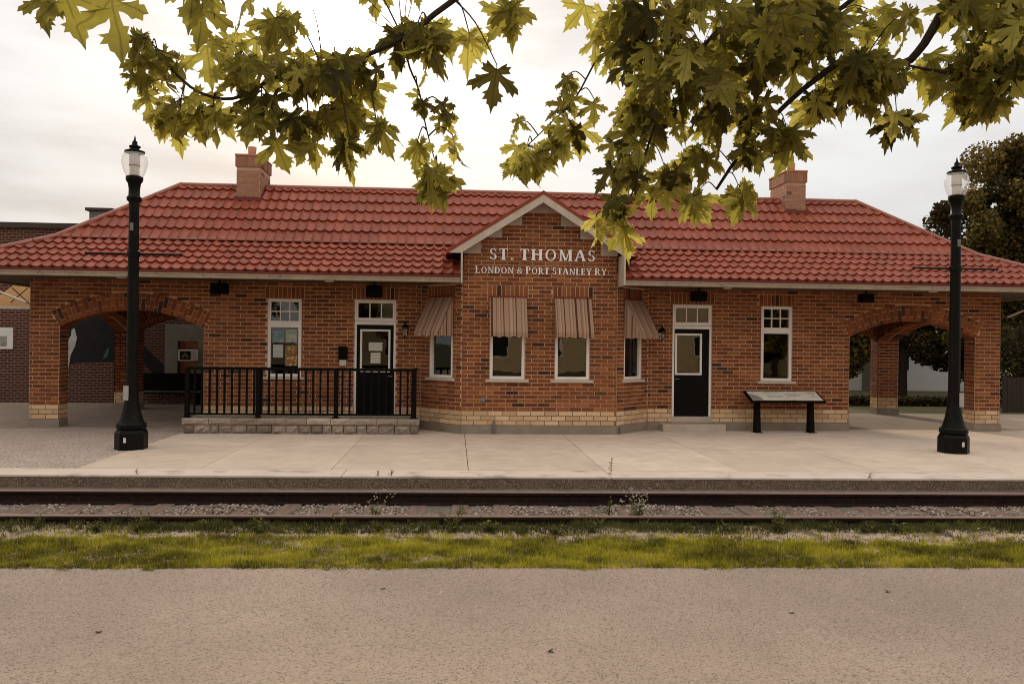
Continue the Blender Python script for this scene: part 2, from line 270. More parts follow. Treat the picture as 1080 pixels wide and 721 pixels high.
# ------------------------------------------------------------------ builders
def tag(o, label=None, cat=None, group=None, kind=None):
    if label: o['label'] = label
    if cat: o['category'] = cat
    if group: o['group'] = group
    if kind: o['kind'] = kind
    return o
def empty(name, loc=(0, 0, 0), rz=0.0):
    o = bpy.data.objects.new(name, None); COL.objects.link(o); o.location = loc; o.rotation_euler = (0, 0, rz); o.empty_display_size = 0.2
    return o
def link(name, me, parent=None, mw=None):
    o = bpy.data.objects.new(name, me); COL.objects.link(o)
    if parent is not None: o.parent = parent
    if mw is not None: o.matrix_local = mw
    return o
class Face:
    """a vertical plane: u along, v up, w outwards"""
    def __init__(s, o, u):
        s.o = Vector(o); s.u = Vector(u).normalized(); s.n = Vector((s.u.y, -s.u.x, 0))
    def p(s, u, v, w): return s.o + s.u * u + Vector((0, 0, v)) + s.n * w
    def mat(s, u, v, w):
        m = Matrix.Identity(4)
        for i in range(3): m[i][0] = s.u[i]; m[i][1] = -s.n[i]; m[i][2] = (0, 0, 1)[i]; m[i][3] = s.p(u, v, w)[i]
        return m
FRONT = Face((0, 0, 0), (1, 0, 0))
class MB:
    def __init__(s): s.v = []; s.f = []; s.t = []
    def face(s, pts, tone=0.5):
        i = len(s.v); s.v.extend(tuple(p) for p in pts); s.f.append(tuple(range(i, i + len(pts)))); s.t.append(tone)
    def hexa(s, a, tone=0.5):
        """8 points: bottom ring 0-3, top ring 4-7 (both counter-clockwise seen from above)"""
        i = len(s.v); s.v.extend(tuple(p) for p in a)
        for q in ((3, 2, 1, 0), (4, 5, 6, 7), (0, 1, 5, 4), (1, 2, 6, 5), (2, 3, 7, 6), (3, 0, 4, 7)):
            s.f.append(tuple(i + k for k in q)); s.t.append(tone)
        return s
    def box(s, x0, x1, y0, y1, z0, z1, tone=0.5):
        s.hexa([(x0, y0, z0), (x1, y0, z0), (x1, y1, z0), (x0, y1, z0), (x0, y0, z1), (x1, y0, z1), (x1, y1, z1), (x0, y1, z1)], tone); return s
    def fbox(s, F, u0, u1, v0, v1, w0, w1, tone=0.5):
        s.hexa([F.p(u0, v0, w1), F.p(u1, v0, w1), F.p(u1, v0, w0), F.p(u0, v0, w0), F.p(u0, v1, w1), F.p(u1, v1, w1), F.p(u1, v1, w0), F.p(u0, v1, w0)], tone); return s
    def fprism(s, F, poly, w0, w1, tone=0.5):
        """polygon (u,v) counter-clockwise seen from outside, extruded w0..w1"""
        n = len(poly); i = len(s.v)
        s.v.extend(tuple(F.p(u, v, w1)) for u, v in poly); s.v.extend(tuple(F.p(u, v, w0)) for u, v in poly)
        s.f.append(tuple(i + k for k in range(n))); s.t.append(tone)
        s.f.append(tuple(i + n + k for k in reversed(range(n)))); s.t.append(tone)
        for k in range(n):
            k2 = (k + 1) % n; s.f.append((i + k2, i + k, i + n + k, i + n + k2)); s.t.append(tone)
        return s
    def tube(s, pts, rad, seg=8, tone=0.5, cap=True):
        pts = [Vector(p) for p in pts]; n = len(pts)
        if not hasattr(rad, '__len__'): rad = [rad] * n
        rings = []
        for k in range(n):
            d = (pts[min(k + 1, n - 1)] - pts[max(k - 1, 0)])
            d = d.normalized() if d.length > 1e-9 else Vector((0, 0, 1))
            a = d.cross(Vector((0, 0, 1)) if abs(d.z) < 0.9 else Vector((1, 0, 0))).normalized(); b = d.cross(a)
            i = len(s.v); rings.append(i)
            for q in range(seg):
                th = 2 * PI * q / seg; s.v.append(tuple(pts[k] + (a * math.cos(th) + b * math.sin(th)) * rad[k]))
        for k in range(n - 1):
            for q in range(seg):
                q2 = (q + 1) % seg; s.f.append((rings[k] + q2, rings[k] + q, rings[k + 1] + q, rings[k + 1] + q2)); s.t.append(tone)
        if cap:
            s.f.append(tuple(rings[0] + q for q in range(seg))); s.t.append(tone)
            s.f.append(tuple(rings[-1] + q for q in reversed(range(seg)))); s.t.append(tone)
        return s
    def lathe(s, prof, c=(0, 0, 0), seg=24, tone=0.5, rot=0.0, cap=True):
        rings = []
        for r, z in prof:
            i = len(s.v); rings.append(i)
            for q in range(seg):
                th = 2 * PI * q / seg + rot; s.v.append((c[0] + r * math.cos(th), c[1] + r * math.sin(th), c[2] + z))
        for k in range(len(prof) - 1):
            for q in range(seg):
                q2 = (q + 1) % seg; s.f.append((rings[k] + q, rings[k] + q2, rings[k + 1] + q2, rings[k + 1] + q)); s.t.append(tone)
        if cap:
            s.f.append(tuple(rings[0] + q for q in reversed(range(seg)))); s.t.append(tone)
            s.f.append(tuple(rings[-1] + q for q in range(seg))); s.t.append(tone)
        return s
    def mesh(s, name, m, smooth=False, bevel=0.0):
        me = bpy.data.meshes.new(name); me.from_pydata(s.v, [], s.f)
        if bevel > 0:
            bm = bmesh.new(); bm.from_mesh(me); bmesh.ops.bevel(bm, geom=list(bm.edges), offset=bevel, segments=1, affect='EDGES'); bm.to_mesh(me); bm.free()
            at = me.attributes.new('tone', 'FLOAT', 'FACE'); at.data.foreach_set('value', [s.t[0]] * len(me.polygons))
        else:
            at = me.attributes.new('tone', 'FLOAT', 'FACE'); at.data.foreach_set('value', s.t)
        me.materials.append(MATS[m])
        if smooth:
            me.polygons.foreach_set('use_smooth', [True] * len(me.polygons))
        me.update(); return me
    def build(s, name, m, parent=None, smooth=False, bevel=0.0, sharp=None):
        me = s.mesh(name, m, smooth, bevel)
        if sharp: me.set_sharp_from_angle(angle=math.radians(sharp))
        return link(name, me, parent)
def bisect(ob, co, no):
    bm = bmesh.new(); bm.from_mesh(ob.data)
    bmesh.ops.bisect_plane(bm, geom=bm.verts[:] + bm.edges[:] + bm.faces[:], plane_co=co, plane_no=no, clear_inner=True)
    bm.to_mesh(ob.data); bm.free()

# ------------------------------------------------------------------ the setting: ground, road, platform, track
TS = -0.025                                               # the track runs slightly askew to the station front
def ty(x, y0): return y0 + TS * (x + 1.0)                 # y of a line parallel to the track that crosses x = -1 at y0
def strip(name, m, y0, y1, z, x0=-60, x1=60, kind='structure', parent=None, thick=None, nx=1):
    b = MB()
    if thick:
        b.hexa([(x0, ty(x0, y0), z - thick), (x1, ty(x1, y0), z - thick), (x1, ty(x1, y1), z - thick), (x0, ty(x0, y1), z - thick),
                (x0, ty(x0, y0), z), (x1, ty(x1, y0), z), (x1, ty(x1, y1), z), (x0, ty(x0, y1), z)])
    else:
        b.face([(x0, ty(x0, y0), z), (x1, ty(x1, y0), z), (x1, ty(x1, y1), z), (x0, ty(x0, y1), z)])
    o = b.build(name, m, parent)
    if parent is None: tag(o, kind=kind)
    return o
g = MB()
prof = [(-500, -0.32), (-6.3, -0.32), (-6.2, -0.06), (700, -0.06)]
for (ya, za), (yb, zb) in zip(prof[:-1], prof[1:]):
    g.face([(-500, ty(-40, ya) if ya > -100 else ya, za), (500, ty(40, ya) if ya > -100 else ya, za), (500, ty(40, yb) if yb < 100 else yb, zb), (-500, ty(-40, yb) if yb < 100 else yb, zb)])
tag(g.build('ground', 'lawn'), kind='structure')
strip('road', 'road', -24.0, -10.92, -0.20, thick=0.1)
def bank_z(y):
    k = [(-11.0, -.205), (-10.6, -.195), (-10.2, -.17), (-9.9, -.15), (-9.65, -.12), (-9.5, -.10), (-9.3, -.13)]
    for (a, za), (b, zb) in zip(k[:-1], k[1:]):
        if a <= y <= b: return za + (zb - za) * (y - a) / (b - a)
    return -.205
bk = MB(); nx = 220
bys = [-10.935, -10.6, -10.25, -9.95, -9.75, -9.6, -9.5]
gv = {}
for i in range(nx + 1):
    for j, yv in enumerate(bys):
        xx = -60 + 120 * i / nx; gv[i, j] = (xx, ty(xx, yv), bank_z(yv) + (rng.uniform(-.012, .012) if 0 < j < 6 else 0))
for i in range(nx):
    for j in range(len(bys) - 1): bk.face([gv[i, j], gv[i + 1, j], gv[i + 1, j + 1], gv[i, j + 1]])
    bk.face([(gv[i, 0][0], gv[i, 0][1], -.33), (gv[i + 1, 0][0], gv[i + 1, 0][1], -.33), gv[i + 1, 0], gv[i, 0]])
tag(bk.build('dirt_bank', 'dirt'), kind='structure')
strip('track_bed', 'ballast_bed', -9.63, -6.66, -0.185, thick=0.12)
# platform: body with aggregate face, kerb, concrete slabs each its own piece, old asphalt to the left
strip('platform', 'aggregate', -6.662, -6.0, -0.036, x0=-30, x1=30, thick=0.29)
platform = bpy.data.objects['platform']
JX = [-14, -11.9, -9.8, -7.8]
kb = [-24, -19.5, -15.2, -11.0, -7.8, -3.6, 0.52, 4.6, 8.7, 12.9, 17.0, 24.0]
for a, b_ in zip(kb[:-1], kb[1:]):
    m_ = MB(); x0, x1 = a + 0.004, b_ - 0.004
    m_.hexa([(x0, ty(x0, -6.67), -0.035), (x1, ty(x1, -6.67), -0.035), (x1, ty(x1, -6.058), -0.035), (x0, ty(x0, -6.058), -0.035),
             (x0, ty(x0, -6.67), 0.0), (x1, ty(x1, -6.67), 0.0), (x1, ty(x1, -6.058), 0.0), (x0, ty(x0, -6.058), 0.0)])
    m_.build('kerb_stone', 'kerb', platform, bevel=0.006)
SJ = [-7.8, -5.9, -3.85, -1.67, 0.52, 2.75, 5.05, 7.35, 9.6, 11.9, 14.2, 18, 24]
bed = MB(); bed.face([(-7.85, ty(-7.85, -6.05), -0.025), (30, ty(30, -6.05), -0.025), (30, 0.4, -0.025), (-7.85, 0.4, -0.025)], 0.2)
bed.build('slab_bed', 'aggregate', platform)
for r_, (ya, yb) in enumerate(((-6.05, -3.2), (-3.2, 0.35))):
    for i, (a, b_) in enumerate(zip(SJ[:-1], SJ[1:])):
        m_ = MB(); gp = 0.006 if i in (2, 3, 4, 7) else 0.003
        x0, x1 = a + gp, b_ - gp
        fy = (lambda x, y: ty(x, y)) if r_ == 0 else (lambda x, y: ty(x, y) if y < -1 else y)
        zj = rng.uniform(-0.003, 0.0)
        yb2 = yb - (0.006 if r_ == 0 else 0); ya2 = ya + (0.006 if r_ else 0.008)
        m_.hexa([(x0, fy(x0, ya2), -0.02), (x1, fy(x1, ya2), -0.02), (x1, fy(x1, yb2), -0.02), (x0, fy(x0, yb2), -0.02),
                 (x0, fy(x0, ya2), zj), (x1, fy(x1, ya2), zj), (x1, fy(x1, yb2), zj), (x0, fy(x0, yb2), zj)], rng.random())
        m_.build('slab', 'slab', platform)
o = MB(); o.face([(-40, ty(-40, -6.05), -0.004), (-7.81, ty(-7.81, -6.05), -0.004), (-7.81, -0.15, -0.004), (-40, -0.15, -0.004)])
tag(o.build('asphalt_apron', 'asphalt_pink'), kind='structure')
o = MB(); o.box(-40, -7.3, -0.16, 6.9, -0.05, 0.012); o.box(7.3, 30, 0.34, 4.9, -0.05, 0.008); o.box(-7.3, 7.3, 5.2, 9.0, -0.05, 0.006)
tag(o.build('rear_pavement', 'shaded_pavement'), kind='structure')

# railway track
track = tag(empty('railway_track', (-1, ty(-1, -8.67), -0.2), math.atan(TS)), 'rusty railway track with wooden sleepers in front of the platform', 'railway track')
def local_track(yw): return (yw + 8.67) * 1.0
RP = [(-0.07, 0.02), (0.07, 0.02), (0.07, 0.035), (0.016, 0.055), (0.012, 0.145), (0.034, 0.155), (0.036, 0.185), (-0.036, 0.185), (-0.034, 0.155), (-0.012, 0.145), (-0.016, 0.055), (-0.07, 0.035)]
for yy in (-7.905, -9.435):
    yl = local_track(yy); b = MB(); n = len(RP)
    for xx in (-45, 45):
        for (py, pz) in RP: b.v.append((xx, yl + py, pz))
    for k in range(n): k2 = (k + 1) % n; b.f.append((k, k2, n + k2, n + k)); b.t.append(.5)
    b.f.append(tuple(range(n))[::-1]); b.f.append(tuple(range(n, 2 * n))); b.t += [.5, .5]
    r = b.build('rail', 'rail_side', track)
    h = MB().box(-45, 45, yl - 0.033, yl + 0.033, 0.1855, 0.2005)
    h.build('rail_head', 'rail_top', r)
sl = MB().box(-0.115, 0.115, -1.28, 1.28, -0.12, 0.030).mesh('sleeper', 'sleeper', bevel=0.012)
for i in range(56):
    s_ = link('sleeper', sl, track); s_.location = (-15.4 + i * 0.56 + rng.uniform(-.02, .02), rng.uniform(-.05, .05), rng.uniform(-0.010, 0.008)); s_.rotation_euler = (0, 0, rng.uniform(-.02, .02))
    for yl in (-0.765, 0.765):
        pass
def scatter_stones(name, n, x0, x1, y0, y1, zf, smin, smax, m, label, lumps=None):
    ico = [(0, 0, 1), (.894, 0, .447), (.276, .851, .447), (-.724, .526, .447), (-.724, -.526, .447), (.276, -.851, .447), (.724, .526, -.447), (-.276, .851, -.447), (-.894, 0, -.447), (-.276, -.851, -.447), (.724, -.526, -.447), (0, 0, -1)]
    icf = [(0, 1, 2), (0, 2, 3), (0, 3, 4), (0, 4, 5), (0, 5, 1), (1, 6, 2), (2, 7, 3), (3, 8, 4), (4, 9, 5), (5, 10, 1), (6, 7, 2), (7, 8, 3), (8, 9, 4), (9, 10, 5), (10, 6, 1), (6, 11, 7), (7, 11, 8), (8, 11, 9), (9, 11, 10), (10, 11, 6)]
    I = np.array(ico); Fc = np.array(icf)
    xs = nr.uniform(x0, x1, n); ys = nr.uniform(y0, y1, n)
    if name == 'ballast':
        ph = np.abs(((xs + 1 + 15.4 + .28) % .56) - .28); keep = (ph > .115) | (nr.random(n) < .12 + .5 * (np.sin(xs * 1.9) * np.sin(xs * .73 + ys * 3) > .1)); xs, ys = xs[keep], ys[keep]; n = len(xs)
    s = nr.uniform(smin, smax, n)
    V = I[None] * (1 + nr.uniform(-.3, .3, (n, 12, 1))) * s[:, None, None] * nr.uniform(.6, 1.15, (n, 1, 3))
    a = nr.uniform(0, 6.28, n); ca, sa = np.cos(a), np.sin(a)
    X = V[:, :, 0] * ca[:, None] - V[:, :, 1] * sa[:, None]; Y = V[:, :, 0] * sa[:, None] + V[:, :, 1] * ca[:, None]
    yw = ys + TS * (xs + 1)
    V2 = np.stack([X + xs[:, None], Y + yw[:, None], V[:, :, 2] * 0.75 + np.array([zf(p, q) for p, q in zip(xs, ys)])[:, None]], -1).reshape(-1, 3)
    F = (Fc[None] + (np.arange(n) * 12)[:, None, None]).reshape(-1, 3)
    me = bpy.data.meshes.new(name); me.from_pydata(V2.tolist(), [], F.tolist())
    at = me.attributes.new('tone', 'FLOAT', 'FACE'); at.data.foreach_set('value', np.repeat(nr.random(n) * .8 + .1, 20).astype(np.float32))
    me.materials.append(MATS[m]); o = link(name, me); tag(o, label, 'gravel', kind='stuff'); return o
def bz(x, y):
    d = abs(y + 8.67); return -0.180 + 0.02 * math.sin(x * 2.3) * math.sin(y * 3 + x) - (0.05 if y < -9.5 else 0)
scatter_stones('ballast', 22000, -13, 10.5, -9.36, -7.98, bz, 0.010, 0.027, 'ballast', 'pale crushed stone ballast between the rails')
scatter_stones('loose_stones', 900, -13, 10.5, -10.05, -9.5, lambda x, y: bank_z(y) + .002, 0.005, 0.016, 'ballast', 'small loose stones along the near rail')

# grass verge
def vnoise(x, y, s):
    return 0.5 + 0.5 * (math.sin(x * 1.7 * s + 1.3 * math.sin(y * 2.1 * s + x * s)) * math.cos(y * 2.9 * s - x * 0.6 * s + 0.7 * math.sin(x * 3.1 * s)))
def grass_mesh(name, n, x0, x1, y0, y1, dens, hfun, label, m='grass'):
    v, f, t = [], [], []
    for _ in range(n):
        x = rng.uniform(x0, x1); y = rng.uniform(y0, y1)
        d = dens(x, y)
        if rng.random() > d: continue
        h = hfun(x, y) * rng.uniform(.5, 1.3); tone = min(1, max(0, rng.gauss(0.16 + 0.62 * vnoise(x, y, .9) * vnoise(x + 9, y, 2.7) + 0.22 * vnoise(x, y, 6), 0.15)))
        yw = ty(x, y); z0 = bank_z(y) - .008
        for q in range(3):
            a = rng.uniform(0, 6.28); w = rng.uniform(.003, .006); lx, ly = math.cos(a), math.sin(a); ln = h * rng.uniform(.2, .9)
            px, py = x + rng.uniform(-.012, .012), yw + rng.uniform(-.012, .012)
            i = len(v); v += [(px - ly * w, py + lx * w, z0), (px + ly * w, py - lx * w, z0), (px + lx * ln, py + ly * ln, z0 + h)]
            f.append((i, i + 1, i + 2)); t.append(tone)
    me = bpy.data.meshes.new(name); me.from_pydata(v, [], f); at = me.attributes.new('tone', 'FLOAT', 'FACE'); at.data.foreach_set('value', t)
    me.materials.append(MATS[m]); o = link(name, me); tag(o, label, 'grass', kind='stuff'); return o
def vd(x, y):
    top = -9.98 + 0.20 * (vnoise(x, 0.3, 1.1) - .5) + 0.10 * (vnoise(x, 4, 4) - .5)
    if x > 0: top -= 0.26 * min(1, x / 4) * vnoise(x, 2, .8)
    k = 1.0 if y < top else max(0.05, 1 - (y - top) / 0.10)
    if -9.80 < y: k = 0.1
    elif y > top: k = max(k, .35 * vnoise(x, y, 5))
    if y < -10.93: k *= max(0, vnoise(x, 7, 2.3) * vnoise(x, 1, 7) * 1.6 - (-10.93 - y) * 9)
    return k
grass_mesh('grass_verge', 125000, -13.5, 9.5, -11.03, -9.72, vd, lambda x, y: 0.035 + 0.03 * vnoise(x, y, 4), 'yellow-green grass verge along the near edge of the track')

grass_mesh('rail_weeds', 26000, -13.5, 9.5, -9.76, -9.49, lambda x, y: (.35 + .65 * vnoise(x, y, 1.3)) * (1.0 if y > -9.64 else .5), lambda x, y: 0.05 + 0.10 * vnoise(x, y, 2.2) * vnoise(x, 1, 5), 'dark rank weeds and grass hiding the foot of the near rail', m='weed')
def sink_grit(x, y): return -.2005
gr_ = scatter_stones('road_grit', 42000, -7.5, 5.0, -14.6, -10.95, sink_grit, 0.0025, 0.0075, 'grit', 'loose fine grit lying on the road surface')

# ------------------------------------------------------------------ the station
station = tag(empty('station_building', (0, 0, 0)), 'long red brick railway station with red tiled roof and central gabled bay', 'station')
ZB0, ZB1, ZTOP = 0.19, 0.512, 3.37                       # plinth top, buff band top, wall top under the soffit
PX, AO, AI, WO, WI, DO, DI, BW, BF, BP = 11.498, 10.85, 7.657, 6.223, 5.456, 4.24, 3.285, 2.692, 1.75, 0.935
ARC_R, ARC_E, ARC_Z, ARC_H = 3.38, 3.765, -0.69, 1.5965
ARC_A = math.asin(ARC_H / ARC_R)
A1 = (ARC_R, ARC_E, ARC_Z, ARC_H, ARC_A)
A2 = (4.80, 5.185, 2.72 - 4.80, 2.07, math.asin(2.07 / 4.80))            # wider arch of the end walls
def intr(d, A=A1): return A[2] + math.sqrt(max(0, A[0] ** 2 - d ** 2))
def arch_excl(v, A=A1):
    ARC_R, ARC_E, ARC_Z, ARC_H, ARC_A = A
    """half width kept free of running bond at height v"""
    if v < ARC_Z + ARC_R * math.cos(ARC_A): return ARC_H
    du = (v - ARC_Z) * math.tan(ARC_A)
    if math.hypot(du, v - ARC_Z) < ARC_E: return du
    return math.sqrt(ARC_E ** 2 - (v - ARC_Z) ** 2) if v - ARC_Z < ARC_E else 0
core = MB(); brk = MB(); plinth = MB(); band = MB()
J = 0.017
full_brick = {}
def brick_mesh(l, h, m, k, key):
    kk = (round(l, 3), round(h, 3), m, k)
    if kk not in full_brick:
        b = MB().box(0, l, -0.007, 0.02, 0, h, k / 9.0 if m == 'brick_red' else k / 9.0)
        full_brick[kk] = b.mesh(key, m)
    return full_brick[kk]
dark_seed = [(rng.uniform(-11, 11), rng.uniform(.6, 3.3)) for _ in range(26)]
def brick_tone(u, v):
    p = 0.022
    for a, c in dark_seed:
        if abs(u - a) < 0.45 and abs(v - c) < 0.16: p = 0.34
    return rng.uniform(0, .1) if rng.random() < p else rng.uniform(0.16, 1.0)
n_ind = [0]
def lay(F, u0, u1, v0, v1, course, length, excl, m, ind=None, shift=0.0, tone_off=0.0):
    rows = int(round((v1 - v0) / course)); course = (v1 - v0) / rows
    if m == 'brick_buff':
        cur = u0
        for a, b in sorted(excl((v0 + v1) / 2) if excl else []) + [(u1, u1)]:
            a = min(a, u1)
            if a > cur: band.fbox(F, cur + .001, a - .001, v0, v1, -.02, .0025)
            cur = max(cur, b)
    for j in range(rows):
        vb = v0 + j * course + J / 2; vt = v0 + (j + 1) * course - J / 2; vm = (vb + vt) / 2
        ex = sorted(excl(vm)) if excl else []
        iv = []; cur = u0
        for a, b in ex:
            if b <= cur: continue
            if a > cur: iv.append((cur, min(a, u1)))
            cur = max(cur, b)
            if cur >= u1: break
        if cur < u1: iv.append((cur, u1))
        off = shift + (length / 2 if j % 2 else 0)
        for a, b in iv:
            k = math.floor((a - off) / length)
            while True:
                c0 = max(a, off + k * length) + J / 2; c1 = min(b, off + (k + 1) * length) - J / 2
                if off + k * length >= b: break
                k += 1
                if c1 - c0 < 0.03: continue
                t = brick_tone(F.p((c0 + c1) / 2, 0, 0).x, vm)
                full = abs((c1 - c0) - (length - J)) < 1e-4
                if ind and (ind[0] == 'all' or (full and n_ind[0] < 300 and vm < ind[1])):
                    kk = min(9, int(t * 10)) if m == 'brick_red' else rng.randrange(10)
                    me = brick_mesh(c1 - c0, vt - vb, m, kk, 'brick')
                    o_ = link('brick' if m == 'brick_red' else 'base_brick', me, station, F.mat(c0, vb, rng.uniform(0, 0.0015)))
                    if ind[0] != 'all': n_ind[0] += 1
                else:
                    w = rng.uniform(0.0055, 0.0085)
                    brk.fbox(F, c0, c1, vb, vt, -0.01, w, t)
def voussoirs(F, uc, parent, name='arch_brick', joined=None, A=A1):
    ARC_R, ARC_E, ARC_Z, ARC_H, ARC_A = A; n = 36 if A is A1 else 46
    for i in range(n):
        a0 = -ARC_A + 2 * ARC_A * i / n + 0.0016; a1 = -ARC_A + 2 * ARC_A * (i + 1) / n - 0.0016
        cut = ARC_R + (0.10 if i % 2 else 0.275)
        for r0, r1 in ((ARC_R + 0.002, cut - J / 2), (cut + J / 2, ARC_E - 0.004)):
            pl = [(uc + r0 * math.sin(a0), ARC_Z + r0 * math.cos(a0)), (uc + r0 * math.sin(a1), ARC_Z + r0 * math.cos(a1)),
                  (uc + r1 * math.sin(a1), ARC_Z + r1 * math.cos(a1)), (uc + r1 * math.sin(a0), ARC_Z + r1 * math.cos(a0))]
            t = rng.uniform(0, .1) if rng.random() < .1 else rng.uniform(.2, 1)
            deep = -0.01
            if r0 < ARC_R + .01:
                deep = -0.41 if A is A1 else -0.30; pl[0] = (uc + (ARC_R - .007) * math.sin(a0), ARC_Z + (ARC_R - .007) * math.cos(a0)); pl[1] = (uc + (ARC_R - .007) * math.sin(a1), ARC_Z + (ARC_R - .007) * math.cos(a1))
            if joined is not None: joined.fprism(F, pl, deep, 0.008, t)
            else: MB().fprism(F, pl, deep, rng.uniform(.006, .011), t).build(name, 'brick_red', parent)
def arch_core(F, uc, u0, u1, v0, w0, vtop=ZTOP, A=A1):
    ARC_H = A[3]
    """wall core of an arched opening from u0 to u1 (outer limits), opening half width ARC_H round uc"""
    if uc - ARC_H > u0: core.fbox(F, u0, uc - ARC_H, v0, vtop, w0, 0)
    if uc + ARC_H < u1: core.fbox(F, uc + ARC_H, u1, v0, vtop, w0, 0)
    n = 20
    for i in range(n):
        a = -ARC_H + 2 * ARC_H * i / n; b = -ARC_H + 2 * ARC_H * (i + 1) / n
        core.fprism(F, [(uc + a, intr(a, A)), (uc + b, intr(b, A)), (uc + b, vtop), (uc + a, vtop)], w0, 0)
def rects_core(F, u0, u1, v0, v1, holes, w0):
    us = sorted(set([u0, u1] + [h[0] for h in holes] + [h[1] for h in holes]))
    for a, b in zip(us[:-1], us[1:]):
        hs = sorted([(h[2], h[3]) for h in holes if h[0] <= a + 1e-6 and h[1] >= b - 1e-6]); cur = v0
        for c, d in hs:
            if c > cur: core.fbox(F, a, b, cur, c, w0, 0)
            cur = d
        if cur < v1: core.fbox(F, a, b, cur, v1, w0, 0)
LINT = 0.285
def hole_excl(holes, lintels=True):
    def f(v):
        r = []
        for a, b, c, d in holes:
            if c - 0.06 < v < d: r.append((a, b))
            elif lintels and d <= v < d + LINT: r.append((a - 0.06, b + 0.06))
        return r
    return f
def soldier(F, a, b, v, parent=station):
    n = max(3, int(round((b - a + 0.12) / 0.098))); w = (b - a + 0.12) / n
    for i in range(n):
        t = rng.uniform(0, .1) if rng.random() < .08 else rng.uniform(.25, .9)
        me = brick_mesh(w - J, LINT - J, 'brick_red', min(9, int(t * 10)), 'lintel_brick')
        link('lintel_brick', me, parent, F.mat(a - 0.06 + i * w + J / 2, v + J / 2, 0.0))
WIN = (1.19, 2.99); DOR = (0.32, 3.0)
for sgn in (-1, 1):
    win = (min(sgn * WO, sgn * WI), max(sgn * WO, sgn * WI), *WIN); dor = (min(sgn * DO, sgn * DI), max(sgn * DO, sgn * DI), *DOR)
    uc = sgn * 9.2535
    a0, a1 = (-AI, -BW) if sgn < 0 else (BW, AI)
    rects_core(FRONT, a0, a1, 0.0, ZTOP, [win, dor], -0.32)
    p0, p1 = (-PX, -AI) if sgn < 0 else (AI, PX)
    arch_core(FRONT, uc, p0, p1, 0.0, -0.42)
    hx = hole_excl([win, dor])
    def ex(v, hx=hx, uc=uc):
        h = arch_excl(v); return hx(v) + ([(uc - h, uc + h)] if h > 0 else [])
    l0, l1 = (-PX, -BW) if sgn < 0 else (BW, PX)
    lay(FRONT, l0, l1, ZB1, ZTOP, 0.0915, 0.287, ex, 'brick_red', shift=0.05)
    hb = hole_excl([dor], False)
    exb = lambda v, hb=hb, uc=uc: hb(v) + [(uc - ARC_H, uc + ARC_H)]
    lay(FRONT, l0, l1, ZB0, ZB1, 0.1073, 0.318, exb, 'brick_buff', ind=('all',))
    soldier(FRONT, win[0], win[1], win[3]); soldier(FRONT, dor[0], dor[1], dor[3])
    voussoirs(FRONT, uc, station)
    for a, b in (((-PX - .03, -AO + .02), (-AI - .02, -BW + .02)) if sgn < 0 else ((AO - .02, PX + .03), (BW - .02, AI + .02))):
        # plinth, interrupted at the door
        segs = [(a, b)]
        if a < dor[0] < b: segs = [(a, dor[0]), (dor[1], b)]
        for c, d in segs: plinth.box(c, d, -0.032, 0.40 if abs(c) > 10 or abs(d) > 11 else 0.30, -0.03, ZB0 - 0.002)
    # end wall with its own arch, rear piers and rear arch, reveals
    Fe = Face((-PX, 4.98, 0), (0, -1, 0)) if sgn < 0 else Face((PX, 0, 0), (0, 1, 0))
    arch_core(Fe, 2.49, 0.42, 4.56, 0.0, -0.64, A=A2)
    core.fbox(Fe, 0.0 if sgn < 0 else 4.56, 0.42 if sgn < 0 else 4.98, 0.0, ZTOP, -0.64, 0)
    exe = lambda v: [(2.49 - arch_excl(v, A2), 2.49 + arch_excl(v, A2))] if arch_excl(v, A2) > 0 else []
    lay(Fe, 0.0, 4.98, ZB1, ZTOP, 0.0915, 0.287, exe, 'brick_red'); voussoirs(Fe, 2.49, station, joined=brk, A=A2)
    Fin = Face((-PX + .648, 0, 0), (0, 1, 0)) if sgn < 0 else Face((PX - .648, 4.98, 0), (0, -1, 0))
    lay(Fin, 0.42, 4.56, 2.2, ZTOP, 0.0915, 0.287, exe, 'brick_red'); voussoirs(Fin, 2.49, station, joined=brk, A=A2)
    Fr = Face((0, 4.56, 0), (1, 0, 0))
    arch_core(Fr, uc, uc - ARC_H, uc + ARC_H, 0.0, -0.42)
    q0, q1 = (-PX, -AO) if sgn < 0 else (AO, PX)
    lay(Fr, min(q0 + .6 * 0, q1), max(q0, q1), ZB1, ZTOP, 0.0915, 0.287, None, 'brick_red')
    lay(Fr, q0, q1, ZB0, ZB1, 0.1073, 0.318, None, 'brick_buff', ind=('all',))
    lay(Fr, min(-AI * -sgn, uc - ARC_H), max(sgn * AI, uc + ARC_H), 2.3, ZTOP, 0.0915, 0.287, exe if False else (lambda v, uc=uc: [(uc - arch_excl(v), uc + arch_excl(v))] if arch_excl(v) > 0 else []), 'brick_red')
    voussoirs(Fr, uc, station, joined=brk)
    plinth.box(min(q0, q1) - 0.02, max(q0, q1) + 0.02, 4.53, 5.0, -0.03, ZB0 - 0.002)
    for (xx, ya, yb) in ((AO, 0.0, 0.42), (AO, 4.56, 4.98)):
        Fi = Face((-xx, ya, 0), (0, 1, 0)) if sgn < 0 else Face((xx, yb, 0), (0, -1, 0))
        lay(Fi, 0, yb - ya, ZB1, 2.29, 0.0915, 0.287, None, 'brick_red'); lay(Fi, 0, yb - ya, ZB0, ZB1, 0.1073, 0.318, None, 'brick_buff', ind=('all',))
    Fm = Face((-AI, 4.98, 0), (0, -1, 0)) if sgn < 0 else Face((AI, 0, 0), (0, 1, 0))
    core.fbox(Fm, 0.0 if sgn < 0 else 0.33, 4.65 if sgn < 0 else 4.98, 0, ZTOP, -0.30, -0.001)
    lay(Fm, 0, 4.98, ZB1, 3.3, 0.0915, 0.287, None, 'brick_red')
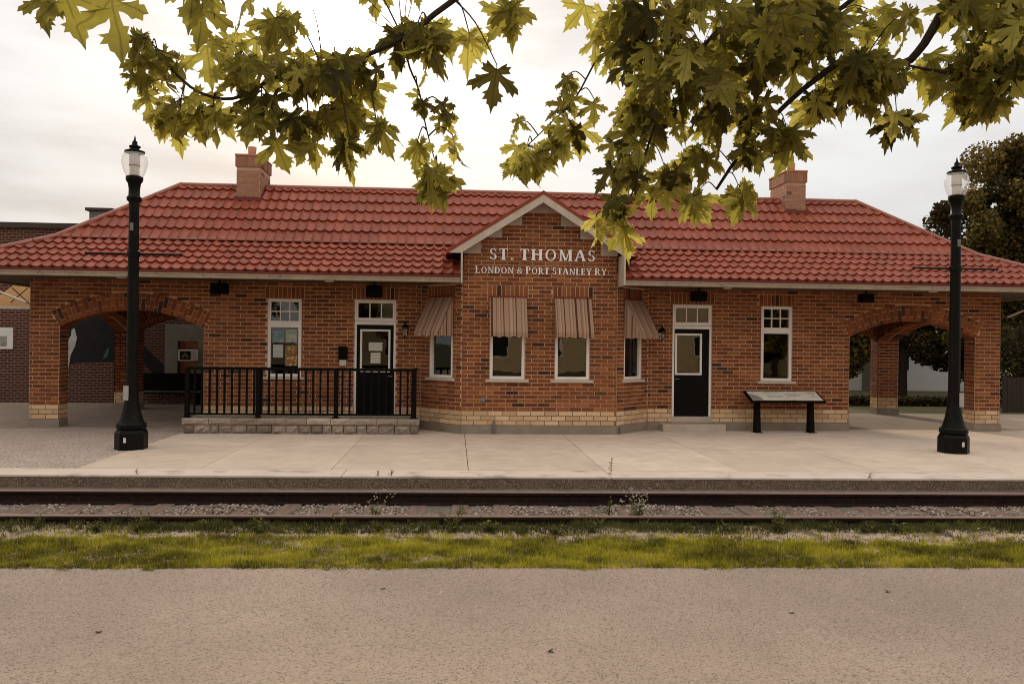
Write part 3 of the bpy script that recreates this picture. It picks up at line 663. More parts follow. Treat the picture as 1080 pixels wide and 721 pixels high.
    lay(Fm, 0, 4.98, ZB0, ZB1, 0.1073, 0.318, None, 'brick_buff', ind=('all',))
core.box(-AI + .31, AI - .31, 4.68, 4.98, 0, ZTOP)                 # rear wall of the waiting rooms
# --- the bay
FB = Face((0, -BP, 0), (1, 0, 0)); FL = Face((-BW, 0, 0), (BW - BF, -BP, 0)); FRt = Face((BF, -BP, 0), (BW - BF, BP, 0)); DL = math.hypot(BW - BF, BP)
BWIN = [(-1.128, -0.34, 1.22, 3.04), (0.34, 1.128, 1.22, 3.04)]
DWIN = [(DL / 2 - 0.375, DL / 2 + 0.375, 1.22, 3.04)]
STEP = [(4.02, 1.75), (4.385, 1.355), (4.665, 0.885), (4.955, 0.44)]
rects_core(FB, -BF + .02, BF - .02, 0, 4.02, BWIN, -0.25)
for (z0, w0), (z1, w1) in zip(STEP[:-1], STEP[1:]): core.fbox(FB, -w1, w1, z0, z1, -0.25, 0)
for Fd in (FL, FRt): rects_core(Fd, 0.0, DL, 0, 3.62, DWIN, -0.22)
hxb = hole_excl(BWIN)
def exbay(v):
    lim = BF
    for (z0, w0), (z1, w1) in zip(STEP[:-1], STEP[1:]):
        if v > z0: lim = w1
    return hxb(v) + [(-9, -lim), (lim, 9)]
lay(FB, -BF, BF, ZB1, 4.955, 0.0915, 0.287, exbay, 'brick_red', ind=('first', 3.2), shift=0.1)
lay(FB, -BF, BF, ZB0, ZB1, 0.1073, 0.318, None, 'brick_buff', ind=('all',), shift=0.12)
plinth.box(-BF - .01, BF + .01, -BP - .032, -BP + .2, -0.03, ZB0 - 0.002)
for Fd in (FL, FRt):
    lay(Fd, 0, DL, ZB1, 3.62, 0.0915, 0.287, hole_excl(DWIN), 'brick_red')
    lay(Fd, 0, DL, ZB0, ZB1, 0.1073, 0.318, None, 'brick_buff', ind=('all',))
    plinth.fbox(Fd, 0.0, DL, -0.03, ZB0 - 0.003, -0.2, 0.03)
    soldier(Fd, DWIN[0][0], DWIN[0][1], 3.04)
for w_ in BWIN: soldier(FB, w_[0], w_[1], 3.04)
core.build('wall_core', 'mortar', station); tag(band.build('band_mortar', 'band_mortar', station), kind='stuff')
tag(brk.build('brickwork', 'brick_red', station), kind='stuff')
for k in range(len(plinth.v) // 8):
    pm = MB(); pm.hexa(plinth.v[k * 8:k * 8 + 8]); pm.build('plinth', 'plinth', station)
# interior, dark
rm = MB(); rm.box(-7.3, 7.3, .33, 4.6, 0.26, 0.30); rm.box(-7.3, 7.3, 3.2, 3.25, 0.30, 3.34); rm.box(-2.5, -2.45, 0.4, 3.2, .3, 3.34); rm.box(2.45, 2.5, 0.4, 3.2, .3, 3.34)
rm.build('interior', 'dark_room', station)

# --- windows and doors
def frame_ring(F, u0, u1, v0, v1, t, w0, w1, b=None):
    b = b or MB()
    b.fbox(F, u0, u0 + t, v0, v1, w0, w1); b.fbox(F, u1 - t, u1, v0, v1, w0, w1)
    b.fbox(F, u0 + t, u1 - t, v0, v0 + t, w0, w1); b.fbox(F, u0 + t, u1 - t, v1 - t, v1, w0, w1)
    return b
def pane_obj(F, u0, u1, v0, v1, w, parent):
    return MB().fbox(F, u0, u1, v0, v1, w - 0.004, w).build('pane', 'pane_glass', parent)
def window(F, u0, u1, v0, v1, split=None, grid=None, sill=True, t=0.065, paint='white_paint'):
    fr = frame_ring(F, u0 + .003, u1 - .003, v0 + .003, v1 - .003, t, -0.14, -0.015)
    if split: fr.fbox(F, u0 + t, u1 - t, split[0], split[1], -0.138, -0.012)
    wd = fr.build('window', paint, station)
    def light(a, b, c, d, gx, gy):
        bw = 0.026
        for i in range(gx):
            for j in range(gy):
                x0 = a + (b - a) * i / gx; x1 = a + (b - a) * (i + 1) / gx; z0 = c + (d - c) * j / gy; z1 = c + (d - c) * (j + 1) / gy
                pane_obj(F, x0 + (bw / 2 if i else 0), x1 - (bw / 2 if i < gx - 1 else 0), z0 + (bw / 2 if j else 0), z1 - (bw / 2 if j < gy - 1 else 0), -0.07, wd)
        for i in range(1, gx): MB().fbox(F, a + (b - a) * i / gx - bw / 2, a + (b - a) * i / gx + bw / 2, c, d, -0.09, -0.045).build('glazing_bar', paint, wd)
        for j in range(1, gy): MB().fbox(F, a, b, c + (d - c) * j / gy - bw / 2, c + (d - c) * j / gy + bw / 2, -0.088, -0.047).build('glazing_bar', paint, wd)
    a, b = u0 + t, u1 - t
    if split:
        light(a, b, split[1], v1 - t, *grid); light(a, b, v0 + t, split[0], 1, 1)
    else: light(a, b, v0 + t, v1 - t, *(grid or (1, 1)))
    if sill: MB().fbox(F, u0 - 0.09, u1 + 0.09, v0 - 0.065, v0 - 0.002, -0.1, 0.06).build('sill', 'cream_paint', wd, bevel=0.008)
    return wd
for sgn in (-1, 1):
    a, b = sorted((sgn * WO, sgn * WI))
    window(FRONT, a, b, *WIN, split=(2.335, 2.48), grid=(3, 2))
    a, b = sorted((sgn * DO, sgn * DI))
    window(FRONT, a, b, 2.50, 3.0, grid=(3, 1), sill=False, t=0.075)
    fr = MB(); t = 0.05
    fr.fbox(FRONT, a + .003, a + t, .33, 2.495, -0.15, -0.012); fr.fbox(FRONT, b - t, b - .003, .33, 2.495, -0.15, -0.012); fr.fbox(FRONT, a + t, b - t, 2.42, 2.495, -0.15, -0.012)
    fr.build('door_frame', 'white_paint', station)
    gz0, gz1 = (1.33, 2.30); ga, gb = (a + .14, b - .14) if sgn < 0 else (a + .09, b - .235 + .0)
    lf = MB(); x0, x1 = a + t + .004, b - t - .004
    lf.fbox(FRONT, x0, ga, .335, 2.415, -.10, -.055); lf.fbox(FRONT, gb, x1, .335, 2.415, -.10, -.055)
    lf.fbox(FRONT, ga, gb, .335, gz0, -.10, -.055); lf.fbox(FRONT, ga, gb, gz1, 2.415, -.10, -.055)
    dr = lf.build('door', 'door_paint', station)
    frame_ring(FRONT, ga - .012, gb + .012, gz0 - .012, gz1 + .012, .045, -.105, -.045).build('pane_frame', 'white_paint', dr)
    pane_obj(FRONT, ga + .03, gb - .03, gz0 + .03, gz1 - .03, -.075, dr)
    hx = x1 - .07 if sgn < 0 else x0 + .07
    MB().tube([FRONT.p(hx, 1.22, -.055), FRONT.p(hx, 1.22, -.01)], .014, 8).tube([FRONT.p(hx - .05, 1.22, -.01), FRONT.p(hx + .05, 1.22, -.01)], .011, 8).build('handle', 'steel_grey', dr)
    MB().box(a - .02, b + .02, -.02, .1, .19, .325).build('threshold', 'concrete', station)
for w_ in BWIN: window(FB, *w_)
for Fd in (FL, FRt): window(Fd, *DWIN[0])
for F_, (a, b, w) in ((FRt, (DL / 2 - .30, DL / 2 - .06, -.16)), (FRt, (DL / 2 + .0, DL / 2 + .22, -.16))):
    bl = MB()
    for k in range(4): bl.fbox(F_, a + (b - a) * k / 4, a + (b - a) * (k + 1) / 4 - .012, 1.3, 2.95, w - .012 * (k % 2) - .004, w - .012 * (k % 2))
    bl.build('window_blind', 'blind', station)
MB().box(DI - .3, DO + .25, -.36, -.033, -.01, .17).build('door_step', 'concrete', station, bevel=0.01)

# --- awnings
def awning(F, u0, u1, vt=3.06, proj=0.46, vf=2.27, vv=2.15):
    per = 0.27; n = 36
    c = MB()
    def tone(u): return ((u + 7.03) % per) / per
    for i in range(n):
        a = u0 + (u1 - u0) * i / n; b = u0 + (u1 - u0) * (i + 1) / n; t = tone((a + b) / 2)
        sag = lambda k: 0.0
        c.face([F.p(a, vf, proj), F.p(b, vf, proj), F.p(b, vt, .03), F.p(a, vt, .03)], t)
    o_ = c.build('awning', 'awning_cloth', station)
    v = MB()
    for i in range(n):
        a = u0 + (u1 - u0) * i / n; b = u0 + (u1 - u0) * (i + 1) / n; t = tone((a + b) / 2)
        sc = lambda u: vv + 0.03 * abs(math.sin((u - u0) / (u1 - u0) * PI * 4))
        v.face([F.p(a, sc(a), proj + .004), F.p(b, sc(b), proj + .004), F.p(b, vf, proj + .004), F.p(a, vf, proj + .004)], t)
    for uu in (u0, u1):
        m = 14
        for i in range(m):
            w0 = .03 + (proj - .03) * i / m; w1 = .03 + (proj - .03) * (i + 1) / m
            top = lambda w: vt + (vf - vt) * (w - .03) / (proj - .03)
            sc = lambda w: vv + 0.03 * abs(math.sin((w) / proj * PI * 2))
            v.face([F.p(uu, sc(w0), w0), F.p(uu, sc(w1), w1), F.p(uu, top(w1), w1), F.p(uu, top(w0), w0)], tone((w0 + w1) / 2 + 1.1))
    v.build('valance', 'awning_cloth', o_)
    f = MB(); f.fbox(F, u0, u1, vt - .005, vt + .025, 0.008, .05)
    f.build('head_bar', 'flash_dark', o_)
    f = MB()
    f.tube([F.p(u0 + .01, vf - .005, .02), F.p(u0 + .01, vf - .005, proj - .01), F.p(u1 - .01, vf - .005, proj - .01), F.p(u1 - .01, vf - .005, .02)], .009, 6)
    f.build('awning_frame', 'black_paint', o_)
    return o_
for w_ in BWIN: awning(FB, w_[0] - .02, w_[1] + .02)
for Fd in (FL, FRt): awning(Fd, DWIN[0][0] - .03, DWIN[0][1] + .03)

# --- roof
EY, EZ, KY, KZ, RY, RZ = -1.40, 3.50, 0.36, 4.33, 2.49, 6.0
HX = 11.5
def hipx(y): return HX - y
roof_m = MB(); dz = -0.025
def rf(pts): roof_m.face([(x, y, z + dz) for x, y, z in pts])
for s in (-1, 1):
    w = lambda pts: pts if s > 0 else [(-x, y, z) for x, y, z in pts][::-1]
    rf(w([(1.8, EY, EZ), (hipx(EY), EY, EZ), (hipx(KY), KY, KZ), (1.8, KY, KZ)]))
    for (y0, z0, y1, z1) in ((EY, EZ, KY, KZ), (KY, KZ, RY, RZ)):
        xa, xb = hipx(y0), hipx(y1); ya, yb = 2 * RY - y0, 2 * RY - y1
        rf(w([(xa, y0, z0), (xa, ya, z0), (xb, yb, z1), (xb, y1, z1)]))
ky = -0.6; kz = EZ + (KZ - EZ) * (ky - EY) / (KY - EY)
rf([(-1.8, ky, kz), (1.8, ky, kz), (1.8, KY, KZ), (-1.8, KY, KZ)])
rf([(-hipx(KY), KY, KZ), (hipx(KY), KY, KZ), (hipx(RY), RY, RZ), (-hipx(RY), RY, RZ)])
for (y0, z0, y1, z1) in ((EY, EZ, KY, KZ), (KY, KZ, RY, RZ)):
    ya, yb = 2 * RY - y0, 2 * RY - y1; rf([(hipx(y0), ya, z0), (-hipx(y0), ya, z0), (-hipx(y1), yb, z1), (hipx(y1), yb, z1)])
roof = roof_m.build('roof', 'roof_trim', station)
TW = 0.22
def tile_pts(e):
    n = 8; P_ = []
    prof = []
    for i in range(n + 1):
        x = i / n; q = abs(2 * x - 1); prof.append((x * TW, 0.052 * (q ** 2.0) * (1.12 if x > .5 else .96) - 0.016))
    return prof
def tile_faces(mb, O, ux, uy, un, e, tone):
    prof = tile_pts(e); f = lambda x, y, z: O + ux * x + uy * y + un * z
    h = 0.052
    for (xa, za), (xb, zb) in zip(prof[:-1], prof[1:]):
        mb.face([f(xa, -.012, za + h), f(xb, -.012, zb + h), f(xb, e + .012, zb + .006), f(xa, e + .012, za + .006)], tone)
        mb.face([f(xa, -.004, za + h - .056), f(xb, -.004, zb + h - .056), f(xb, -.012, zb + h), f(xa, -.012, za + h)], tone * .8)
tiles_j = MB(); tile_me = {}
ind_t = 0
for lo, (y0, z0, y1, z1, rows) in enumerate(((EY, EZ, KY, KZ, 5), (KY + .02, KZ + .02, RY, RZ, 5.4))):
    d = Vector((0, y1 - y0, z1 - z0)); Ls = d.length; uy = d.normalized(); ux = Vector((1, 0, 0)); un = ux.cross(uy); e = Ls / rows
    for j in range(math.ceil(rows)):
        ya = y0 + uy.y * e * j; yb = ya + uy.y * e
        ncol = int(hipx(ya) / TW) + 2
        for i in range(-ncol, ncol):
            x = i * TW; O = Vector((x, ya, z0 + uy.z * e * j)) + un * rng.uniform(-.003, .003) + uy * rng.uniform(-.004, .004); mx_ = max(abs(x), abs(x + TW)); mn = min(abs(x), abs(x + TW))
            if mn > hipx(ya): continue
            if lo == 0 and mx_ < 1.95: continue
            if lo == 1 and 5.40 - .637 * mx_ > O.z + e * uy.z + .12 : continue
            t = rng.random(); inside = mx_ < hipx(yb) - .02 and (lo == 1 or mn > 1.8)
            if lo == 0 and inside and ind_t < 300 and j < 4:
                kk = (lo, int(t * 6))
                if kk not in tile_me:
                    b = MB(); tile_faces(b, Vector((0, 0, 0)), ux, uy, un, e, kk[1] / 5); tile_me[kk] = b.mesh('tile', 'tile_red', smooth=False)
                o_ = link('tile', tile_me[kk], roof, Matrix.Translation(O)); ind_t += 1
            else: tile_faces(tiles_j, O, ux, uy, un, e, t)
tj = tiles_j.build('roof_tiles', 'tile_red', roof); tag(tj, kind='stuff')
bisect(tj, (0, RY, RZ), (0, -1, 0)); bisect(tj, (-HX, 0, 0), (1, -1, 0)); bisect(tj, (HX, 0, 0), (-1, -1, 0))
# ridge, hips, break flashing
hc = 0.05
MB().tube([(-hipx(RY), RY, RZ + .02), (hipx(RY), RY, RZ + .02)], .065, 10).build('ridge_cap', 'ridge_trim', roof)
for s in (-1, 1):
    for back in (0, 1):
        yy = lambda y: 2 * RY - y if back else y
        MB().tube([(s * hipx(EY), yy(EY), EZ + .03), (s * hipx(KY), yy(KY), KZ + .04), (s * hipx(RY), yy(RY), RZ + .04)], .06, 8).build('hip_cap', 'ridge_trim', roof)
for s in (-1, 1):
    xa, xb = sorted((s * 1.45, s * (hipx(KY) - .05)))
    fl = MB(); fl.hexa([(xa, KY - .075, KZ + .02), (xb, KY - .075, KZ + .02), (xb, KY + .05, KZ + .01), (xa, KY + .05, KZ + .01), (xa, KY - .075, KZ + .055), (xb, KY - .075, KZ + .055), (xb, KY + .05, KZ + .085), (xa, KY + .05, KZ + .085)])
    fl.build('flashing', 'ridge_trim', roof)
# eaves: drip edge, gutters, soffits
for s in (-1, 1):
    xa, xb = sorted((s * 1.81, s * (hipx(EY) + .02)))
    MB().box(xa, xb, EY - .012, EY + .06, 3.405, 3.497).build('fascia', 'flash_dark', station)
    gt = MB(); 
    gt.box(xa, xb, EY - .135, EY - .12, 3.335, 3.41); gt.box(xa, xb, EY - .12, EY - .014, 3.325, 3.345); gt.box(xa, xb, EY - .15, EY - .118, 3.405, 3.428)
    gt.box(xa, xa + .012, EY - .12, EY - .014, 3.345, 3.41); gt.box(xb - .012, xb, EY - .12, EY - .014, 3.345, 3.41)
    gt.build('gutter', 'gutter_paint', station)
    xe = s * hipx(EY); xa2, xb2 = sorted((xe, xe + s * .13))
    MB().box(xa2, xb2, EY, 2 * RY - EY, 3.33, 3.46).build('gutter', 'gutter_paint', station)
    MB().box(min(s * 1.762, s * 1.80), max(s * 1.762, s * 1.80), EY - .15, -BP + .001, 3.325, 4.0).build('eave_end_board', 'cream_paint', station)
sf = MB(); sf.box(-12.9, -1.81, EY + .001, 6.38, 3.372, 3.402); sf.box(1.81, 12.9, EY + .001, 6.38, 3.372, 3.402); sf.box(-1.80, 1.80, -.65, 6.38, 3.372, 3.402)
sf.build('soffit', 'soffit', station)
for (x, y) in ((-4.72, -.75), (4.35, -.75), (9.3, -.75), (-9.2, -.75)):
    MB().lathe([(.10, -.02), (.10, 0.0), (.02, .004)], (x, y, 3.368), 16).build('soffit_light', 'white_paint', station)

# --- gable
for s in (-1, 1):
    gr = MB()
    q = [(0, -1.32, 5.40), (s * 2.13, -1.32, 4.043), (s * 2.13, -.10, 4.043), (0, 1.9, 5.40)]
    lo_ = [(x, y, z - .085) for x, y, z in q]
    gr.hexa((lo_ if s > 0 else lo_[::-1]) + (q if s > 0 else q[::-1]))
    gr.build('gable_roof', 'roof_trim', station)
    off = 0.0
    pl = [(0, 5.315), (0, 5.135), (s * 1.80, 3.99), (s * 2.10, 3.99)]
    if s > 0: pl = [(0.001, 5.312), (0.001, 5.135), (1.80, 3.99), (2.085, 3.99)]
    else: pl = [(-0.001, 5.312), (-2.085, 3.99), (-1.80, 3.99), (-0.001, 5.135)]
    Fg = Face((0, -1.262, 0), (1, 0, 0))
    MB().fprism(Fg, pl, 0.0, .05).build('rake_board', 'cream_paint', station)
    # soffit under the rake and stepped cream panels
    zr = lambda x: 5.30 - .637 * abs(x)
    for (z0, w0), (z1, w1) in zip(STEP[:-1], STEP[1:]):
        xo = min(w0 - .004, 1.745); x_in = w1 + .004
        pl = [(s * x_in, z0 + .002), (s * xo, z0 + .002), (s * xo, min(z1, zr(xo)) if zr(xo) > z0 else z0 + .01), (s * x_in, zr(x_in))]
        if s < 0: pl = pl[::-1]
        MB().fprism(FB, pl, -0.2, 0.012).build('gable_panel', 'cream_paint', station)
MB().fprism(FB, [(-.44, 4.957), (.44, 4.957), (.44, 5.02), (0, 5.30), (-.44, 5.02)], -.2, .012).build('gable_panel', 'cream_paint', station)

# --- lettering, built as serif strokes
TH, TN, SF = 0.205, 0.10, 0.075
def arc(cx, cy, rx, ry, tw, th, a0, a1, n=18):
    out = []
    for i in range(n):
        p, q = math.radians(a0 + (a1 - a0) * i / n), math.radians(a0 + (a1 - a0) * (i + 1) / n)
        o_ = lambda a: (cx + rx * math.cos(a), cy + ry * math.sin(a)); n_ = lambda a: (cx + (rx - tw) * math.cos(a), cy + (ry - th) * math.sin(a))
        pl = [n_(p), o_(p), o_(q), n_(q)]
        out.append(pl if a1 > a0 else pl[::-1])
    return out
def bar(x0, y0, x1, y1, w): return [[(x0 - w / 2, y0), (x0 + w / 2, y0), (x1 + w / 2, y1), (x1 - w / 2, y1)]]
def srf(x, y, w=0.34): return [[(x - w / 2, y), (x + w / 2, y), (x + w / 2, y + SF), (x - w / 2, y + SF)]]
def vst(x, w=TH): return [bar(x, SF, x, 1 - SF, w)[0]] + srf(x, 0) + srf(x, 1 - SF)
def hb(x0, x1, y, t=TN): return [[(x0, y), (x1, y), (x1, y + t), (x0, y + t)]]
GL = {
 'S': (.60, [*arc(.30, .735, .25, .265, .15, .075, 35, 262), *arc(.30, .265, .27, .265, .15, .075, 82, -145)] + [[(.47, .74), (.53, .74), (.53, .97), (.47, .93)], [(.05, .06), (.11, .10), (.11, .28), (.05, .28)]]),
 'T': (.72, [bar(.36, SF, .36, .93, TH)[0]] + srf(.36, 0, .38) + hb(.03, .69, .93, .07) + [[(.03, .76), (.07, .76), (.10, .93), (.03, .93)], [(.65, .76), (.69, .76), (.69, .93), (.62, .93)]]),
 '.': (.26, arc(.13, .085, .085, .085, .08, .08, 0, 360, 12)),
 ' ': (.36, []),
 'H': (.92, vst(.18) + vst(.74) + hb(.265, .655, .47)),
 'O': (.94, arc(.47, .5, .42, .515, .15, .075, 0, 360, 30)),
 'M': (1.10, [bar(.17, SF, .17, 1 - SF, TN)[0]] + srf(.17, 0, .28) + srf(.14, 1 - SF, .26) + vst(.92) + bar(.22, .93, .55, .02, .15) + bar(.84, .93, .57, .02, .07)),
 'A': (.90, bar(.12, SF, .44, 1.0, TN) + bar(.74, SF, .46, 1.0, TH) + srf(.12, 0, .26) + srf(.76, 0, .30) + hb(.24, .62, .32, .06)),
 'L': (.68, vst(.17) + hb(.255, .62, 0, .07) + [[(.56, .07), (.64, .0), (.66, .24), (.62, .24)]]),
 'N': (.92, [bar(.16, SF, .16, 1 - SF, TN)[0]] + srf(.16, 0, .28) + srf(.12, 1 - SF, .22) + [bar(.78, .1, .78, 1 - SF, TN)[0]] + srf(.78, 1 - SF, .28) + bar(.20, .95, .74, 0, .15)),
 'D': (.86, vst(.17) + arc(.33, .5, .46, .5, .15, .07, -90, 90, 20) + hb(.25, .34, .93, .07) + hb(.25, .34, 0, .07)),
 'P': (.70, vst(.17) + arc(.36, .73, .29, .27, .14, .065, -90, 90, 16) + hb(.25, .37, .935, .065) + hb(.25, .37, .46, .065)),
 'R': (.84, vst(.17) + arc(.36, .73, .28, .27, .14, .065, -90, 90, 16) + hb(.25, .37, .935, .065) + hb(.25, .37, .46, .065) + bar(.70, .0, .42, .47, .16) + srf(.74, 0, .2)),
 'E': (.70, vst(.17) + hb(.25, .60, .93, .07) + hb(.25, .62, 0, .07) + hb(.25, .50, .48, .065) + [[(.56, .76), (.60, .76), (.60, .93), (.54, .93)], [(.56, .07), (.62, .07), (.64, .25), (.60, .25)], [(.46, .38), (.50, .38), (.50, .64), (.46, .64)]]),
 'Y': (.84, [bar(.42, SF, .42, .46, TH)[0]] + srf(.42, 0, .34) + bar(.40, .44, .14, .95, .16) + bar(.44, .44, .70, .95, TN) + srf(.13, .945, .28) + srf(.71, .945, .24)),
 '&': (.92, arc(.40, .76, .20, .25, .09, .06, 0, 360, 18) + arc(.36, .27, .31, .28, .14, .065, 60, 345, 20) + bar(.78, .0, .30, .62, .14) + bar(.62, .14, .80, .52, .06) + srf(.80, .49, .22)),
}
def lettering(text, u0, u1, v, h, big=1.0, gap=0.10):
    """spread the word(s) between u0 and u1 on the bay front"""
    tot = 0; items = []
    for i, ch in enumerate(text):
        first = big > 1 and ch not in ' &.' and (i == 0 or text[i - 1] == ' ')
        sc = big if first else 1.0
        items.append((ch, tot, sc)); tot += (GL[ch][0] + (gap if ch != ' ' else 0)) * sc
    tot -= gap; k = (u1 - u0) / tot
    for ch, x, sc in items:
        if ch == ' ': continue
        b = MB()
        for i, pl in enumerate(GL[ch][1]):
            pts = [(u0 + (x + px * sc) * k, v + py * h * sc) for px, py in pl]
            ar = sum(pts[a][0] * pts[(a + 1) % len(pts)][1] - pts[(a + 1) % len(pts)][0] * pts[a][1] for a in range(len(pts)))
            if ar < 0: pts = pts[::-1]
            b.fprism(FB, pts, 0.006, 0.036 + (0.0012 * (i % 5) if len(GL[ch][1]) < 12 else 0.0006 * (i % 2)))
        o_ = b.build('letter', 'lettering', station)
lettering('ST. THOMAS', -1.165, 1.225, 3.893, 0.25, gap=.16)
lettering('LONDON & PORT STANLEY RY', -1.475, 1.49, 3.585, 0.143, big=1.1, gap=.14)

# --- chimneys
def chimney(x0, x1, y0, y1, zb, zt, pot=True, pot_x=None):
    c = MB(); c.box(x0, x1, y0, y1, zb, zt - .30); c.box(x0 - .028, x1 + .028, y0 - .028, y1 + .028, zt - .30, zt - .04)
    ch = c.build('chimney', 'mortar', station)
    b = MB()
    for F_, L_ in ((Face((x0, y0, 0), (1, 0, 0)), x1 - x0), (Face((x0, y1, 0), (0, -1, 0)), y1 - y0), (Face((x1, y0, 0), (0, 1, 0)), y1 - y0)):
        rows = int((zt - .31 - zb) / .0915)
        for j in range(rows):
            z = zb + .012 + j * .0915; u = -.14 if j % 2 else 0
            while u < L_:
                a, d = max(u, 0) + .005, min(u + .28, L_) - .005
                if d - a > .03: b.fbox(F_, a, d, z, z + .08, -.005, .007, .08 if rng.random() < .1 else rng.uniform(.7, 1.0))
                u += .28
        n = int((L_ + .05) / .098)
        for i in range(n):
            w = (L_ + .056) / n; b.fbox(F_, -.028 + i * w + .005, -.028 + (i + 1) * w - .005, zt - .295, zt - .045, .02, .036, rng.uniform(.3, .8) if rng.random() > .12 else .05)
    tag(b.build('brickwork', 'brick_chimney', ch), kind='stuff')
    MB().box(x0 - .05, x1 + .05, y0 - .05, y1 + .05, zt - .04, zt + .025).build('cap', 'terracotta', ch, bevel=.02)
    MB().box(x0 - .06, x1 + .06, y0 - .06, y0 + .0 - .003, zb - .05, zb + .05).build('flashing', 'flash_dark', ch)
    if pot:
        MB().lathe([(.12, 0), (.10, .1), (.11, .26), (.09, .26), (.08, .1)], ((x0 + x1) / 2 if pot_x is None else pot_x, y0 + .35, zt + .02), 14).build('chimney_pot', 'terracotta', ch, smooth=True)
    return ch
chimney(-7.48, -6.90, 1.95, 3.05, 5.60, 6.72)
chimney(6.86, 7.38, 1.95, 3.05, 5.60, 6.70)
chimney(3.70, 4.45, 2.60, 3.5, 5.70, 6.55, False)

# --- small fixtures that belong to the building
MB().tube([(-1.02, -BP - .06, .02), (-1.02, -BP - .06, .29)], .03, 10).build('vent_pipe', 'steel_grey', station)
MB().lathe([(.05, 0), (.055, .02), (.03, .03)], (0, 0, 0), 14).build('wall_outlet', 'steel_grey', station).matrix_local = Matrix.Translation((-1.27, -BP - .006, .75)) @ Matrix.Rotation(PI / 2, 4, 'X')
MB().tube([(BF + .10, -BP + .01, .01), (BF + .10, -BP + .01, .18)], .02, 8).build('vent_pipe', 'steel_grey', station)
for (a, b, z0) in ((-7.38, -7.03, 3.06), (-3.93, -3.58, 3.03), (3.62, 3.95, 3.06), (7.7, 8.0, 3.10)):
    sp = MB().box(a, b, -.52, -.27, z0, 3.30).build('speaker', 'black_paint', station, bevel=.015)
    MB().box((a + b) / 2 - .02, (a + b) / 2 + .02, -.42, -.38, 3.298, 3.372).build('bracket', 'black_paint', sp)

# ------------------------------------------------------------------ things on and round the station
def wall_lamp(F, u, v, label):
    t = tag(empty('wall_lamp', F.p(u, v, 0)), label, 'wall lamp', 'black lantern wall lamps')
    G = Face((0, 0, 0), F.u)
    MB().fbox(G, -.05, .05, -.10, .10, .007, .03).build('back_plate', 'black_paint', t)
    MB().tube([G.p(0, .0, .03), G.p(0, .07, .09), G.p(0, .12, .14)], .012, 8).build('arm', 'black_paint', t)
    c = G.p(0, 0, .14)
    MB().lathe([(.015, -.17), (.05, -.14), (.075, .04), (.078, .05)], c, 6).build('lantern_glass', 'pane_glass', t)
    MB().lathe([(.09, .05), (.06, .10), (.02, .14), (.012, .18)], c, 6).build('lantern_cap', 'black_paint', t)
    MB().lathe([(.02, -.12), (.025, -.05), (.02, .0)], c, 8).build('bulb', 'cream_paint', t)
    return t
wall_lamp(FRONT, -3.06, 2.31, 'black lantern wall lamp between the left door and the striped corner awning')
wall_lamp(FRONT, 3.0, 2.30, 'black lantern wall lamp just left of the right door')
mb = tag(empty('mailbox', (-4.49, 0, 1.46)), 'small black mailbox with pale notice on wall left of the door', 'mailbox')
MB().box(-.10, .10, -.10, -.006, 0.14, .43).build('box', 'black_paint', mb, bevel=.01)
MB().box(-.105, .105, -.125, -.006, .385, .44).build('lid', 'black_paint', mb, bevel=.01)
MB().box(-.075, .075, -.075, -.006, 0.0, .135).build('notice', 'paper', mb)
def paper(name, m, a, b, c, d, label, cat='poster', w=-.067):
    o_ = MB().box(0, b - a, 0, .002, 0, d - c).build(name, m); o_.location = (a, -w - .002 if False else -w, c); tag(o_, label, cat); return o_
for (m, a, b, c, d, lab) in (('poster_blue', -6.11, -5.87, 1.98, 2.25, 'blue-grey poster, upper left of four in the left window'), ('poster_green', -5.82, -5.57, 1.99, 2.28, 'pale green drawn poster, upper right of four in the left window'),
                             ('poster_grey', -6.11, -5.88, 1.63, 1.93, 'plain grey poster, lower left of four in the left window'), ('poster_orange', -5.83, -5.55, 1.44, 1.91, 'tall orange and brown poster, lower right of four in the left window')):
    paper('poster', m, a, b, c, d, lab)
for (a, b, c, d, lab) in ((-3.915, -3.60, 1.81, 2.01, 'white paper notice on the left door glass, upper of two'), (-3.87, -3.64, 1.52, 1.77, 'white paper notice on the left door glass, lower of two')):
    paper('paper_notice', 'paper', a, b, c, d, lab, 'notice', w=-.072)

# landing of rough stone with its railing
ld = tag(empty('stone_landing', (-5.2, -.55, 0)), 'low rough stone landing in front of the left window and door', 'landing')
LX0, LX1, LY = -7.73, -2.70, -1.11
def at(o_, p): o_.location = Vector(o_.location) - Vector(p); return o_
core_l = MB().box(LX0 + .1, LX1 - .1, LY + .1, -.034, -.01, .30).build('core', 'plinth', ld); at(core_l, ld.location)
def rough_stone(x0, x1, y0, y1, z0, z1, name, rough, tone):
    nx = 4; nz = 3; b = MB(); v = {}
    for i in range(nx + 1):
        for k in range(nz + 1):
            edge = i in (0, nx) or k in (0, nz)
            v[i, k] = (x0 + (x1 - x0) * i / nx + (0 if edge else rng.uniform(-.01, .01)), y0 - (0 if edge else rng.uniform(.2, 1) * rough), z0 + (z1 - z0) * k / nz)
    for i in range(nx):
        for k in range(nz): b.face([v[i, k], v[i + 1, k], v[i + 1, k + 1], v[i, k + 1]], tone)
    b.face([(x0, y0, z1), (x1, y0, z1), (x1, y1, z1), (x0, y1, z1)], tone); b.face([(x0, y1, z0), (x1, y1, z0), (x1, y0, z0), (x0, y0, z0)], tone)
    b.face([(x0, y1, z0), (x0, y0, z0), (x0, y0, z1), (x0, y1, z1)], tone); b.face([(x1, y0, z0), (x1, y1, z0), (x1, y1, z1), (x1, y0, z1)], tone); b.face([(x1, y1, z0), (x0, y1, z0), (x0, y1, z1), (x1, y1, z1)], tone)
    o_ = b.build(name, 'stone', ld); at(o_, ld.location); return o_
x = LX0
